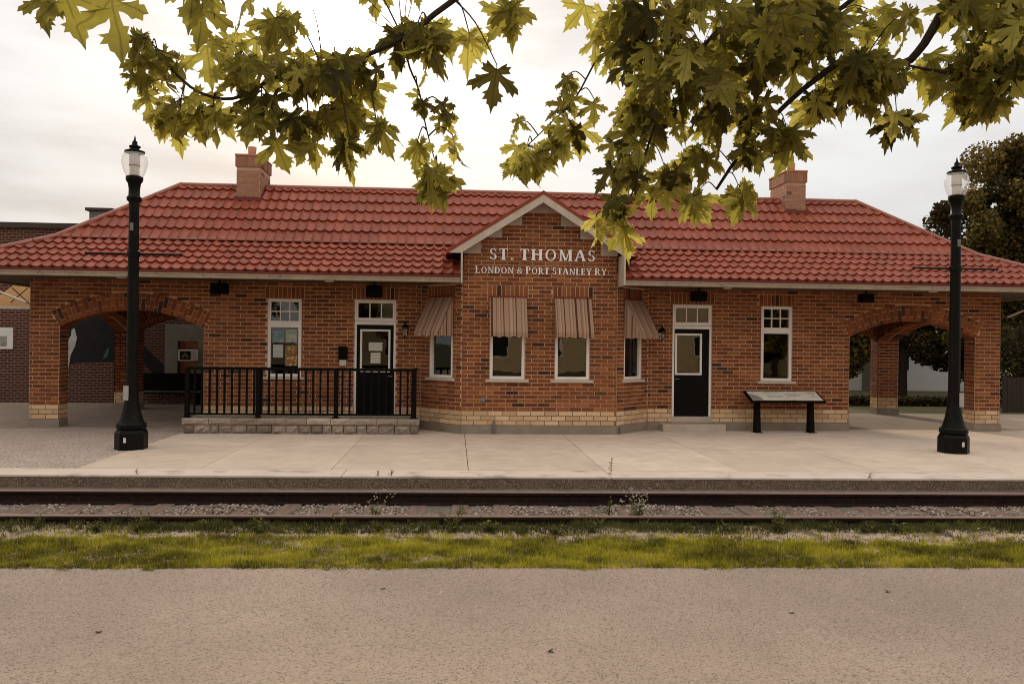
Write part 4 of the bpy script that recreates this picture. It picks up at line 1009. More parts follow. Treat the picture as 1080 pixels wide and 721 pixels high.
while x < LX1 - .05:
    w = min(rng.uniform(.18, .36), LX1 - x); 
    if LX1 - x - w < .1: w = LX1 - x
    rough_stone(x + .006, x + w - .006, LY, LY + .16, -.01, .195, 'stone', .075, rng.uniform(.1, .8)); x += w
x = LX0 - .03
while x < LX1 + .02:
    w = min(rng.uniform(.42, .62), LX1 + .03 - x)
    if LX1 + .03 - x - w < .15: w = LX1 + .03 - x
    rough_stone(x + .005, x + w - .005, LY - .035, LY + .36, .205, .335, 'cap_stone', .03, rng.uniform(.4, .95)); x += w
yy = LY + .1
while yy < -.1:
    w = min(.3, -.034 - yy)
    at(MB().box(LX1 - .10, LX1 - .005, yy + .07, yy + w + .06 if yy + w + .06 < -.034 else -.035, -.01, .195, rng.uniform(.3, .7)).build('stone', 'stone', ld, bevel=.012), ld.location); yy += w
at(MB().box(LX0 + .02, LX1 - .0, LY + .33, -.034, .21, .325).build('deck', 'concrete', ld), ld.location)
rl = tag(empty('railing', (-5.2, -1.0, .335)), 'black metal railing along the front of the stone landing', 'railing')
RX0, RX1 = -7.69, -2.80
def R_(mb_, name): o_ = mb_.build(name, 'black_paint', rl); o_.location = -Vector(rl.location); return o_
R_(MB().box(RX0 - .02, RX1 + .02, -1.035, -.965, 1.375, 1.435), 'top_rail'); R_(MB().box(RX0, RX1, -1.015, -.985, .395, .435), 'bottom_rail')
R_(MB().box(RX1 - .03, RX1 + .03, -.965, -.012, 1.386, 1.429), 'top_rail'); R_(MB().box(RX1 - .015, RX1 + .015, -.985, -.012, .401, .429), 'bottom_rail')
posts = [RX0, -6.18, -4.50, RX1]
for px in posts:
    s_ = .045 if px != RX1 else .055
    p_ = R_(MB().box(px - s_, px + s_, -1.0 - s_, -1.0 + s_, .335, 1.384), 'post')
    q_ = MB().box(px - s_ * 1.7, px + s_ * 1.7, -1.0 - s_ * 1.7, -1.0 + s_ * 1.7, .333, .347).build('foot_plate', 'black_paint', p_)
bal = MB().box(-.020, .020, -.020, .020, .429, 1.386).mesh('baluster', 'black_paint')
x = RX0 + .155
while x < RX1 - .05:
    if min(abs(x - p) for p in posts) > .06:
        b_ = link('baluster', bal, rl); b_.location = Vector((x, -1.0, 0)) - Vector(rl.location)
    x += .1585
for k in range(1, 6):
    b_ = link('baluster', bal, rl); b_.location = Vector((RX1, -1.0 + k * .1585, 0)) - Vector(rl.location)

# interpretive sign
sg = tag(empty('information_sign', (5.88, -.40, 0)), 'low slanted information sign on two black legs under the right window', 'sign')
for px in (-.65, .65):
    lg = MB(); lg.hexa([(px - .055, -.10, 0), (px + .055, -.10, 0), (px + .055, .12, 0), (px - .055, .12, 0), (px - .055, -.02, .80), (px + .055, -.02, .80), (px + .055, .10, .86), (px - .055, .10, .86)])
    l_ = lg.build('leg', 'black_paint', sg); MB().box(px - .09, px + .09, -.14, .16, -.002, .012).build('foot_plate', 'black_paint', l_)
ang = math.radians(21)
RT = Matrix.Translation((0, .0, .84)) @ Matrix.Rotation(ang, 4, 'X')
fr = MB(); fr.box(-.90, .90, -.29, .29, -.03, .02); o_ = fr.build('sign_frame', 'black_paint', sg, bevel=.008); o_.matrix_local = RT
pn = MB().box(-.845, .845, -.245, .245, .0205, .026).build('sign_panel', 'sign_print', sg); pn.matrix_local = RT
o_ = MB().fprism(Face((0, 0, 0), (1, 0, 0)), [(-.84, -.24), (-.58, -.24), (-.62, -.05), (-.74, .05), (-.84, .12)], 0, .001).build('sign_picture', 'sign_photo', sg)
o_.matrix_local = RT @ Matrix.Translation((0, 0, .0275)) @ Matrix.Rotation(-PI / 2, 4, 'X')
tx = MB()
for i, (a, b, y) in enumerate(((-.45, -.02, .19), (-.45, -.10, .15), (.05, .45, .10), (.05, .42, .06), (.05, .45, .02), (.05, .38, -.02), (-.45, -.05, -.02), (-.45, -.08, -.06), (-.45, -.02, -.10), (.58, .78, .18), (.58, .75, .14), (.58, .78, .10), (.58, .70, -.04), (.58, .78, -.08))):
    tx.box(a, b, y, y + .014, .0265, .0272)
o_ = tx.build('sign_text', 'sign_photo', sg); o_.matrix_local = RT

# street lamps
def street_lamp(loc, label):
    t = tag(empty('street_lamp', loc), label, 'street lamp', 'platform street lamps')
    b = MB(); b.lathe([(.285, 0), (.285, .30), (.255, .355), (.235, .37)], seg=8, rot=PI / 8); bo = b.build('base', 'post_paint', t, bevel=0.0)
    MB().lathe([(.24, .37), (.262, .39), (.262, .46), (.24, .48)], seg=16).build('base_ring', 'post_paint', t)
    MB().lathe([(.225, .48), (.195, .55), (.16, .68), (.132, .83), (.115, 1.0), (.108, 1.15), (.088, 4.42), (.094, 4.50), (.094, 4.56)], seg=20).build('shaft', 'post_paint', t, smooth=True, sharp=40)
    MB().lathe([(.10, 4.56), (.128, 4.59), (.132, 4.64), (.10, 4.68), (.098, 4.80), (.112, 4.90), (.135, 4.93), (.15, 4.97), (.15, 5.02), (.12, 5.04)], seg=20).build('neck', 'post_paint', t, smooth=True, sharp=40)
    MB().lathe([(.145, 5.03), (.185, 5.12), (.215, 5.22), (.225, 5.30), (.215, 5.38), (.185, 5.44), (.165, 5.465)], seg=28, cap=False).build('globe', 'globe_glass', t, smooth=True)
    MB().lathe([(.085, 5.05), (.085, 5.22), (.095, 5.23), (.095, 5.42), (.06, 5.45)], seg=16).build('refractor', 'lamp_diffuser', t, smooth=True, sharp=40)
    MB().lathe([(.09, 5.22), (.10, 5.225), (.10, 5.235), (.09, 5.24)], seg=16).build('refractor_band', 'steel_grey', t)
    cp = MB().lathe([(.175, 5.465), (.178, 5.495), (.10, 5.525), (.085, 5.55), (.10, 5.57), (.10, 5.59), (.06, 5.61), (.045, 5.645), (.05, 5.66), (.022, 5.70), (.016, 5.73), (.004, 5.79)], seg=20).build('cap', 'post_paint', t, smooth=True, sharp=40)
    ar = MB(); ar.tube([(-.84, 0, 3.60), (.84, 0, 3.60)], .02, 8)
    a_ = ar.build('banner_arm', 'post_paint', t)
    for sx in (-.85, .85): MB().lathe([(.004, -.03), (.025, -.015), (.028, 0), (.025, .015), (.004, .03)], (sx, 0, 3.60), 10).build('ball_end', 'post_paint', a_, smooth=True)
    MB().lathe([(.098, 3.54), (.112, 3.55), (.112, 3.65), (.098, 3.66)], seg=16).build('clamp', 'post_paint', t)
    MB().box(-.03, .03, -.115, -.095, 4.02, 4.16).build('junction_box', 'steel_grey', t)
    return t
l1 = street_lamp((-7.86, -3.58, 0), 'black street lamp with glass globe in front of the left arch'); l2 = street_lamp((7.87, -3.80, 0), 'black street lamp with glass globe in front of the right arch')
for t, sx in ((l1, -.06), (l2, .08)):
    MB().box(sx - .045, sx + .045, -.128, -.112, .90, 1.17).build('number_plate', 'plate', t)
    MB().box(sx * .3 - .02, sx * .3 + .025, -.272, -.262, .14, .23).build('sticker', 'ac_white', t)

# weeds
def weed(x, y, z, h, n, spread, label, flowers=0, kind=0, group='weeds along the rails', cat='weed'):
    t = tag(empty('weed_plant' if not flowers else 'flowering_weed', (x, y, z)), label, cat, group)
    b = MB(); lf = MB(); fl = MB()
    for i in range(n):
        a = rng.uniform(0, 6.28); s = rng.uniform(.2, 1) * spread; hh = h * rng.uniform(.6, 1.1)
        p = [Vector((rng.uniform(-.02, .02), rng.uniform(-.02, .02), -.01)), Vector((math.cos(a) * s * .35, math.sin(a) * s * .35, hh * .5)), Vector((math.cos(a) * s, math.sin(a) * s, hh))]
        b.tube(p, [.004, .003, .0015], 4, rng.uniform(.2, .7))
        for k in range(int(4 + h * 24)):
            q = rng.uniform(.1, 1); base = p[0].lerp(p[1], q * 2) if q < .5 else p[1].lerp(p[2], q * 2 - 1)
            d = Vector((rng.uniform(-1, 1), rng.uniform(-1, 1), rng.uniform(-.1, .9))).normalized(); L_ = rng.uniform(.035, .085) * (1.2 - q * .5) * (0.7 + h * 1.6); w = d.cross(Vector((0, 0, 1))).normalized() * L_ * (.16 if kind else .26)
            lf.face([base, base + d * L_ * .5 + w, base + d * L_ - Vector((0, 0, L_ * .2)), base + d * L_ * .5 - w], rng.random())
        if flowers:
            for k in range(flowers):
                c = p[2] + Vector((rng.uniform(-.08, .08), rng.uniform(-.08, .08), rng.uniform(-.12, .04)))
                for q in range(3):
                    cc = c + Vector((rng.uniform(-.014, .014), rng.uniform(-.014, .014), rng.uniform(-.01, .01))); r_ = .006
                    fl.face([cc + Vector((-r_, 0, -r_)), cc + Vector((r_, -r_, -r_ * .3)), cc + Vector((r_ * .4, 0, r_)), cc + Vector((-r_, r_, r_ * .4))])
    b.build('stem', 'weed', t); tag(lf.build('leaves', 'weed', t), kind='stuff')
    if flowers: tag(fl.build('blossom', 'petal', t), kind='stuff')
    return t
ORD = ['first', 'second', 'third', 'fourth', 'fifth', 'sixth', 'seventh', 'eighth', 'ninth', 'tenth', 'eleventh', 'twelfth', 'thirteenth', 'fourteenth', 'fifteenth', 'sixteenth', 'seventeenth', 'eighteenth', 'nineteenth', 'twentieth', 'twenty-first', 'twenty-second', 'twenty-third', 'twenty-fourth', 'twenty-fifth', 'twenty-sixth', 'twenty-seventh', 'twenty-eighth', 'twenty-ninth', 'thirtieth']
near = sorted([-7.4, -6.6, -5.9, -5.45, -4.75, -4.45, -4.1, -3.55, -3.15, -2.75, -2.3, -1.9, -1.5, -1.1, -.75, -.3, .3, .75, 1.3, 1.9, 2.5, 2.9, 3.3, 3.8, 4.4, 5.0, 5.6])
for i, x in enumerate(near):
    big = vnoise(x, 1.0, 1.6)
    weed(x, ty(x, -9.62 - rng.uniform(0, .14)), -.18, .13 + .17 * big * rng.uniform(.6, 1.2), rng.randint(8, 14), .11 + .08 * big, 'low green weed outside the near rail, %s from the left' % ORD[i], kind=i % 2, group='weeds outside the near rail')
btw = [-6.2, -4.9, -3.6, -2.62, -1.8, -.62, .1, 1.35, 3.1, 4.2]
for i, x in enumerate(btw):
    weed(x, ty(x, -8.9 - rng.uniform(-.3, .3)), -.19, rng.uniform(.10, .26), rng.randint(1, 3), .05, 'thin weed growing in the ballast between the rails, %s from the left' % ORD[i], kind=1, group='weeds between the rails')
weed(-2.85, ty(-2.85, -9.25), -.2, .40, 6, .18, 'dry flowering weed between the rails below the left door', flowers=5, kind=1, group='flowering weeds by the rails', cat='flower')
weed(.32, ty(.32, -9.3), -.2, .46, 8, .19, 'pale flowering weed by the rails below the right end of the bay', flowers=8, kind=1, group='flowering weeds by the rails', cat='flower')
for i, x in enumerate((-6.65, -2.85, -3.05, .55, 4.6)):
    weed(x, ty(x, -6.62 if i != 3 else -6.40), -.01, .10 if i != 3 else .3, 2, .05, ['small sprig in the kerb joint near the left lamp', 'small sprig on the kerb below the left door', 'tiny sprig on the kerb left of the door sprig', 'tall thin sprig on the kerb right of the bay', 'tiny sprig on the kerb under the right window'][i], kind=1, group='sprigs on the platform kerb')

# ------------------------------------------------------------------ maple in the foreground
maple = tag(empty('maple_tree', (5.2, -17.6, -.31)), 'large maple with backlit yellow-green leaves hanging across the top', 'tree')
MO = -Vector(maple.location)
BR = {
'R1': [(0.51, -15.92, 3.67), (0.12, -15.79, 3.48), (0.02, -15.73, 3.32), (-0.05, -15.68, 3.25), (-0.25, -15.67, 3.28), (-0.41, -15.65, 3.18), (-0.55, -15.59, 3.05), (-0.69, -15.53, 2.88), (-0.79, -15.53, 2.73)],
'R1b': [(0.96, -15.95, 3.26), (0.4, -15.81, 3.19), (0.12, -15.74, 3.2), (-0.05, -15.68, 3.25)],
'R2': [(-0.42, -15.75, 3.71), (-0.75, -15.73, 3.45), (-0.92, -15.72, 3.27), (-1.05, -15.71, 3.1), (-1.13, -15.7, 2.88), (-1.21, -15.75, 2.66), (-1.32, -15.79, 2.52)],
'R3': [(-0.11, -15.37, 3.65), (-0.28, -15.36, 3.51), (-0.47, -15.35, 3.38), (-0.58, -15.34, 3.3), (-0.71, -15.33, 3.18), (-0.79, -15.33, 3.09)],
'R4': [(-1.07, -15.51, 3.8), (-1.17, -15.5, 3.59), (-1.23, -15.5, 3.45), (-1.31, -15.49, 3.3), (-1.41, -15.48, 3.11), (-1.49, -15.48, 3.03), (-1.59, -15.47, 2.93), (-1.7, -15.46, 2.83)],
'L1': [(-1.61, -16.27, 3.4), (-1.93, -16.25, 3.2), (-2.08, -16.24, 3.08), (-2.18, -16.23, 3.03), (-2.3, -16.22, 2.98), (-2.43, -16.21, 2.95), (-2.53, -16.21, 2.93), (-2.61, -16.2, 2.88), (-2.7, -16.19, 2.86), (-2.81, -16.18, 2.9), (-2.92, -16.18, 3.01), (-2.98, -16.17, 3.07)],
'L2': [(-2.1, -16.24, 3.07), (-2.08, -16.19, 2.99), (-2.05, -16.14, 2.93), (-2.03, -16.14, 2.83), (-2.01, -16.14, 2.75), (-1.99, -16.14, 2.68), (-1.98, -16.14, 2.63)],
'L3': [(-2.36, -17.22, 2.91), (-2.52, -17.21, 2.85), (-2.63, -17.2, 2.8), (-2.76, -17.19, 2.8)],
'L4': [(-2.1, -17.04, 2.99), (-2.28, -17.02, 2.91), (-2.41, -17.02, 2.87), (-2.48, -17.01, 2.87)]}
BRR = {'R1': .022, 'R1b': .016, 'R2': .010, 'R3': .011, 'R4': .006, 'L1': .011, 'L2': .004, 'L3': .006, 'L4': .006}
# limbs from the trunk, high above the picture, to where each branch comes in
LIMB = {'R1': [(5.2, -17.6, 3.6), (3.4, -16.9, 4.6), (1.6, -16.2, 4.3)], 'R1b': [(5.2, -17.6, 3.2), (3.2, -16.6, 3.7), (1.9, -16.2, 3.5)], 'R2': [(3.4, -16.9, 4.6), (1.5, -16.1, 4.6), (.3, -15.8, 4.2)],
        'R3': [(3.4, -16.9, 4.6), (1.7, -15.7, 4.5), (.5, -15.4, 4.1)], 'R4': [(1.5, -16.1, 4.6), (.2, -15.7, 4.6), (-.7, -15.55, 4.3)], 'L1': [(3.4, -16.9, 4.6), (1.4, -16.5, 4.7), (-.6, -16.3, 4.2)],
        'L3': [(1.4, -16.5, 4.7), (-.6, -17.0, 4.1), (-1.9, -17.2, 3.25)], 'L4': [(1.4, -16.5, 4.7), (-.4, -16.9, 4.2), (-1.6, -17.0, 3.4)]}
tk = MB().tube([(5.2, -17.6, -.34), (5.2, -17.6, 0), (5.22, -17.58, 1.5), (5.2, -17.6, 3.0), (5.15, -17.55, 4.5), (5.1, -17.4, 6.5), (5.0, -17.3, 8.5)], [.38, .30, .26, .24, .20, .14, .06], 14).build('trunk', 'bark', maple, smooth=True); tk.location = MO
def smooth_line(p, n=3):
    p = [Vector(q) for q in p]; out = []
    for i in range(len(p) - 1):
        a, b, c, d = p[max(i - 1, 0)], p[i], p[i + 1], p[min(i + 2, len(p) - 1)]
        for k in range(n):
            t = k / n; out.append(0.5 * ((2 * b) + (c - a) * t + (2 * a - 5 * b + 4 * c - d) * t * t + (3 * b - a - 3 * c + d) * t ** 3))
    out.append(p[-1]); return out
for k, pts in BR.items():
    full = LIMB.get(k, []) + pts; sp = smooth_line(full); n = len(sp); r0 = BRR[k]; nl = len(LIMB.get(k, [])) * 3
    rad = [(r0 * (1 + 2.6 * (1 - i / nl)) if i < nl else r0 * (1 - .72 * (i - nl) / max(1, n - nl - 1))) for i in range(n)]
    o_ = MB().tube(sp, rad, 8).build('branch', 'bark', maple, smooth=True); o_.location = MO
# leaf: five toothed lobes
HALF = [(0, 0), (.05, -.02), (.14, -.09), (.25, -.18), (.26, -.09), (.37, -.12), (.32, -.02), (.40, .03), (.27, .08), (.16, .12), (.27, .15), (.38, .18), (.52, .19), (.49, .26), (.63, .34), (.68, .48), (.55, .45), (.54, .57), (.43, .48), (.36, .51), (.30, .41), (.20, .35), (.115, .285), (.13, .42), (.155, .52), (.30, .60), (.21, .63), (.27, .75), (.16, .73), (.15, .85), (.08, .87), (.04, .98), (0, 1.10)]
def leaf_mesh(seed, fold, curl):
    r = random.Random(seed); bm = bmesh.new()
    J1 = [(x + r.uniform(-.012, .012) if x else 0, y + r.uniform(-.012, .012) if 0 < y < 1 else y) for x, y in HALF]
    J2 = [(x + r.uniform(-.012, .012) if x else 0, y + r.uniform(-.012, .012) if 0 < y < 1 else y) for x, y in HALF]
    ax = [(0, 0), (0, .18), (0, .36), (0, .6), (0, .8), (0, 1.10)]
    for sgn, Hh in ((1, J1), (-1, J2)):
        loop = [bm.verts.new((sgn * x, y, 0)) for x, y in Hh]
        mid = [bm.verts.new((0, y, 0)) for x, y in ax[-2:0:-1]]
        vs = loop + mid
        for tri in tessellate_polygon([[v.co.copy() for v in vs]]):
            a_, b_, c_ = (vs[q] for q in tri)
            nz_ = (b_.co - a_.co).cross(c_.co - a_.co).z
            if abs(nz_) > 1e-7: bm.faces.new((a_, b_, c_) if nz_ > 0 else (a_, c_, b_))
    bmesh.ops.remove_doubles(bm, verts=bm.verts, dist=1e-4)
    for v in bm.verts:
        x, y = v.co.x, v.co.y; v.co.z = fold * abs(x) ** 1.2 - curl * y * y + .06 * math.sin(9 * x + 6 * y + seed)
    me = bpy.data.meshes.new('leaf'); bm.to_mesh(me); bm.free()
    at_ = me.attributes.new('lp', 'FLOAT_VECTOR', 'POINT'); at_.data.foreach_set('vector', [q for v in me.vertices for q in (v.co.x, v.co.y, 0.0)])
    me.polygons.foreach_set('use_smooth', [True] * len(me.polygons)); return me
base_leaves = [leaf_mesh(s, f, c) for s, f, c in ((1, .30, .15), (2, -.25, .10), (3, .45, .30), (4, .10, .35), (5, .6, .1), (6, -.4, .25))]
leaf_var = {}
def leaf_variant(k, t):
    if (k, t) not in leaf_var:
        me = base_leaves[k].copy(); at_ = me.attributes.new('tone', 'FLOAT', 'FACE'); at_.data.foreach_set('value', [t / 5] * len(me.polygons)); me.materials.append(MATS['maple_leaf']); leaf_var[k, t] = me
    return leaf_var[k, t]
CL = [(-2.79, -17.14, 2.80, 0.05, 0.01, 3, 0.115), (-2.60, -17.30, 2.73, 0.00, 0.00, 1, 0.145), (-2.92, -16.18, 2.99, 0.11, 0.07, 14, 0.115), (-2.84, -16.18, 2.83, 0.09, 0.06, 9, 0.120), (-2.97, -16.17, 2.92, 0.04, 0.04, 3, 0.120), (-2.46, -17.01, 2.86, 0.10, 0.02, 5, 0.120), (-2.64, -16.20, 3.00, 0.14, 0.07, 14, 0.140), (-2.73, -16.19, 2.81, 0.08, 0.05, 6, 0.120), (-2.57, -16.20, 2.83, 0.08, 0.05, 7, 0.120), (-2.49, -16.31, 2.71, 0.02, 0.02, 1, 0.130), (-2.59, -16.30, 2.78, 0.02, 0.02, 2, 0.130), (-2.45, -16.21, 2.81, 0.04, 0.04, 4, 0.120),
      (-2.43, -16.21, 2.97, 0.09, 0.06, 12, 0.130), (-2.27, -16.22, 2.97, 0.11, 0.08, 14, 0.130), (-2.40, -16.21, 3.13, 0.11, 0.06, 7, 0.130), (-2.30, -16.22, 2.83, 0.07, 0.04, 8, 0.140), (-2.40, -16.26, 2.71, 0.02, 0.02, 2, 0.130), (-2.27, -16.27, 2.71, 0.03, 0.02, 3, 0.130), (-2.18, -16.28, 2.76, 0.03, 0.02, 3, 0.130), (-2.41, -16.61, 2.97, 0.05, 0.04, 5, 0.130), (-2.05, -16.24, 3.10, 0.11, 0.04, 9, 0.130), (-2.02, -16.24, 3.05, 0.03, 0.03, 3, 0.130), (-1.88, -16.25, 3.08, 0.03, 0.01, 2, 0.140), (-1.74, -16.36, 3.14, 0.02, 0.02, 3, 0.140), (-1.79, -16.36, 2.94, 0.00, 0.00, 1, 0.150),
      (-2.05, -16.19, 2.88, 0.03, 0.03, 3, 0.080), (-1.96, -16.20, 2.83, 0.04, 0.04, 4, 0.100), (-2.05, -16.19, 2.72, 0.02, 0.02, 2, 0.130), (-1.98, -16.24, 2.62, 0.03, 0.03, 4, 0.140), (-1.93, -16.20, 2.74, 0.02, 0.03, 2, 0.110), (-1.61, -15.47, 2.88, 0.10, 0.07, 10, 0.130), (-1.45, -15.58, 2.98, 0.06, 0.03, 4, 0.170), (-1.45, -15.48, 3.17, 0.04, 0.09, 6, 0.110), (-1.34, -15.59, 3.07, 0.01, 0.01, 1, 0.120), (-1.66, -15.46, 2.99, 0.03, 0.04, 2, 0.110), (-1.45, -15.98, 3.32, 0.01, 0.01, 1, 0.130), (-1.51, -15.48, 2.93, 0.04, 0.04, 3, 0.120),
      (-1.23, -15.60, 3.37, 0.12, 0.13, 20, 0.150), (-1.02, -15.71, 3.33, 0.17, 0.15, 30, 0.160), (-0.71, -15.73, 3.33, 0.17, 0.16, 30, 0.170), (-1.13, -15.60, 3.07, 0.14, 0.14, 22, 0.140), (-0.92, -15.72, 3.06, 0.15, 0.12, 20, 0.150), (-1.20, -15.60, 2.85, 0.08, 0.11, 12, 0.130), (-1.30, -15.79, 2.61, 0.05, 0.05, 5, 0.140), (-1.36, -15.79, 2.55, 0.02, 0.02, 2, 0.130), (-1.04, -15.61, 2.77, 0.08, 0.07, 8, 0.140), (-0.89, -15.62, 2.87, 0.10, 0.06, 8, 0.130), (-0.92, -15.72, 2.67, 0.04, 0.04, 3, 0.150), (-0.73, -15.63, 2.71, 0.06, 0.04, 5, 0.140), (-0.69, -15.63, 2.91, 0.07, 0.05, 6, 0.130), (-0.53, -15.65, 2.95, 0.09, 0.03, 5, 0.160), (-0.67, -15.64, 3.04, 0.09, 0.06, 6, 0.140), (-1.27, -15.84, 2.51, 0.02, 0.01, 2, 0.140),
      (-0.45, -15.65, 3.38, 0.14, 0.13, 20, 0.160), (-0.25, -15.67, 3.23, 0.13, 0.10, 18, 0.150), (-0.37, -15.66, 3.12, 0.08, 0.04, 7, 0.160), (-0.13, -15.67, 3.17, 0.10, 0.07, 9, 0.150), (-0.12, -15.77, 3.01, 0.05, 0.02, 4, 0.180), (-0.23, -16.07, 3.31, 0.02, 0.01, 2, 0.170), (0.15, -15.69, 3.24, 0.10, 0.10, 12, 0.150), (0.26, -15.80, 3.29, 0.12, 0.16, 26, 0.160), (0.24, -15.80, 3.11, 0.10, 0.05, 10, 0.160), (-0.12, -15.57, 3.48, 0.09, 0.07, 5, 0.150), (0.16, -15.80, 3.48, 0.10, 0.05, 8, 0.160), (0.34, -15.81, 3.48, 0.08, 0.05, 7, 0.160),
      (0.55, -15.75, 3.40, 0.14, 0.20, 22, 0.160), (0.85, -15.8, 3.45, 0.16, 0.20, 20, 0.160), (-3.05, -17.0, 3.0, .1, .05, 4, .15), (-1.0, -15.5, 3.75, .3, .12, 22, .16), (-.2, -15.5, 3.8, .35, .12, 24, .16), (-2.3, -16.2, 3.35, .3, .1, 16, .14)]
allp = []
for k in BR:
    allp += smooth_line(BR[k], 4)
twig = MB(); stuff_leaf = []; ind = 0
lst = []
for ci, (cx, cy, cz, rx, rz, n, sz) in enumerate(CL):
    c = Vector((cx, cy, cz)); near_p = min(allp, key=lambda q: (q - c - Vector((0, 0, .06))).length)
    hub = c + Vector((0, 0, .01 + rz * .35))
    if (near_p - hub).length > .02:
        m_ = (near_p + hub) / 2 + Vector((0, 0, .03)); sl_ = smooth_line([near_p, m_, hub], 4); twig.tube(sl_, [.0030 - .0012 * q / (len(sl_) - 1) for q in range(len(sl_))], 5)
    for i in range(n if n < 3 else int(n * (1.35 if cx < -1.7 else 1.5))):
        while True:
            a, b, d = rng.uniform(-1, 1), rng.uniform(-1, 1), rng.uniform(-1, 1)
            if a * a + b * b + d * d <= 1: break
        ry_ = max(.02, (rx + rz) * .9)
        p = c + Vector((a * rx, d * ry_, b * rz))
        if (p + Vector((0, 0, -.05)) - Vector((-1.915, -18.955, 2.058))).normalized().dot(SUN) > .9990: continue
        lst.append((p, hub, sz * rng.choice((.6, .75, .9, 1.05, 1.12)) * rng.uniform(.9, 1.08) if n > 1 else sz, near_p, n == 1))
lst.sort(key=lambda q: -q[2] / ((q[0] - Vector((-1.9, -18.95, 2.06))).length))
sv, sf_, st_, slp = [], [], [], []
for (p, hub, sz, np_, single) in lst:
    tip = Vector((rng.gauss(0, .34), rng.gauss(0, .30), -1)).normalized()
    nn_ = Vector((rng.gauss(0, .55), -1.0 + rng.gauss(0, .35), rng.gauss(.15, .4))) if not single else Vector((rng.gauss(0, .2), -1, .1))
    if rng.random() < .25 and not single: nn_ = Vector((rng.choice((-1, 1)), rng.gauss(0, .5), rng.gauss(0, .3)))
    nn_ = (nn_ - tip * nn_.dot(tip)).normalized(); xx = tip.cross(nn_)
    s_ = sz / 1.12; wsc = rng.uniform(.8, 1.05)
    Mx = Matrix.Identity(4)
    for i in range(3): Mx[i][0] = xx[i] * s_ * wsc; Mx[i][1] = tip[i] * s_; Mx[i][2] = nn_[i] * s_; Mx[i][3] = p[i]
    k = rng.randrange(6); t = min(5, max(0, int(rng.gauss(3.0, 1.7))))
    hb_ = hub if (hub - p).length < .25 else np_
    twig.tube([p, p.lerp(hb_, .5) + Vector((0, 0, -.004)), hb_], [.0013, .0012, .0016], 4)
    if ind < 300:
        o_ = link('leaf', leaf_variant(k, t), maple, Matrix.Translation(MO) @ Mx); ind += 1
    else:
        me = base_leaves[k]; i0 = len(sv); sv += [tuple(Mx @ v.co) for v in me.vertices]; slp += [q for v in me.vertices for q in (v.co.x, v.co.y, 0.0)]
        for pl in me.polygons: sf_.append(tuple(i0 + q for q in pl.vertices)); st_.append(t / 5)
me = bpy.data.meshes.new('foliage'); me.from_pydata(sv, [], sf_); at_ = me.attributes.new('tone', 'FLOAT', 'FACE'); at_.data.foreach_set('value', st_); me.materials.append(MATS['maple_leaf'])
at_ = me.attributes.new('lp', 'FLOAT_VECTOR', 'POINT'); at_.data.foreach_set('vector', slp); me.polygons.foreach_set('use_smooth', [True] * len(me.polygons))
o_ = link('foliage', me, maple); o_.location = MO; tag(o_, kind='stuff')
o_ = twig.build('twigs', 'bark', maple); o_.location = MO; tag(o_, kind='stuff')

# ------------------------------------------------------------------ background, left
bb = tag(empty('brick_building', (-16.0, 7.0, 0)), 'dark red brick building with painted mural behind the left arch', 'building')
def BBp(mb_, name, m, **kw): o2 = mb_.build(name, m, bb, **kw); o2.location = -Vector(bb.location); return o2
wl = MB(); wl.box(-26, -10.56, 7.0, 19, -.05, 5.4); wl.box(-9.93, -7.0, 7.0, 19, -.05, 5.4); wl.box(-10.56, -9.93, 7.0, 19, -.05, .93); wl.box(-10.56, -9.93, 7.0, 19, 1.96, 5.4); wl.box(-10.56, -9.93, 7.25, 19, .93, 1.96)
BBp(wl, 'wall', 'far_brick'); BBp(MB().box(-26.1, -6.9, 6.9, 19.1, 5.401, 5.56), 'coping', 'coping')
FW = Face((0, 7.0, 0), (1, 0, 0))
ws = MB(); ws.fbox(FW, -10.95, -10.56, .93, 2.48, -.05, .05); ws.fbox(FW, -9.93, -9.70, .93, 2.48, -.05, .05); ws.fbox(FW, -10.56, -9.93, 1.96, 2.48, -.05, .05); ws.fbox(FW, -11.0, -9.65, .84, .93, -.05, .09)
BBp(ws, 'window_surround', 'grey_stone'); BBp(MB().fbox(FW, -10.56, -9.93, .93, 1.96, -.20, -.16), 'window_board', 'terracotta')
BBp(MB().fprism(FW, [(-14.4, 1.2), (-12.6, 1.3), (-11.6, 1.25), (-11.0, .55), (-10.9, 1.1), (-11.5, 1.7), (-12.2, 2.3), (-12.0, 3.1), (-14.1, 3.2)], .004, .010), 'mural_shape', 'mural_black')  # black painted shape of the mural
BBp(MB().fprism(FW, [(-13.95, 1.08), (-13.86, 1.10), (-13.80, 1.5), (-13.68, 1.75), (-13.62, 2.02), (-13.70, 2.32), (-13.78, 2.28), (-13.80, 2.08), (-13.93, 1.9), (-13.97, 1.5)], .012, .016), 'mural_figure', 'mural_white')
BBp(MB().fprism(FW, [(-12.85, 1.35), (-12.7, 1.45), (-12.62, 1.75), (-12.74, 1.65)], .012, .016), 'mural_patch', 'mural_teal')
BBp(MB().box(-14.4, -13.7, 9.5, 10.5, 5.56, 6.35), 'roof_box', 'steel_grey'); BBp(MB().box(-14.5, -13.6, 9.4, 10.6, 6.351, 6.45), 'roof_box_cap', 'coping')
ac = tag(empty('air_conditioner', (-10.18, 6.95, 1.34)), 'white window air conditioner in the grey stone window behind the left arch', 'air conditioner')
MB().box(-.25, .25, -.35, .10, 0, .36).build('case', 'ac_white', ac, bevel=.02); MB().box(-.19, .13, -.356, -.352, .05, .31).build('grille', 'rubber', ac); 
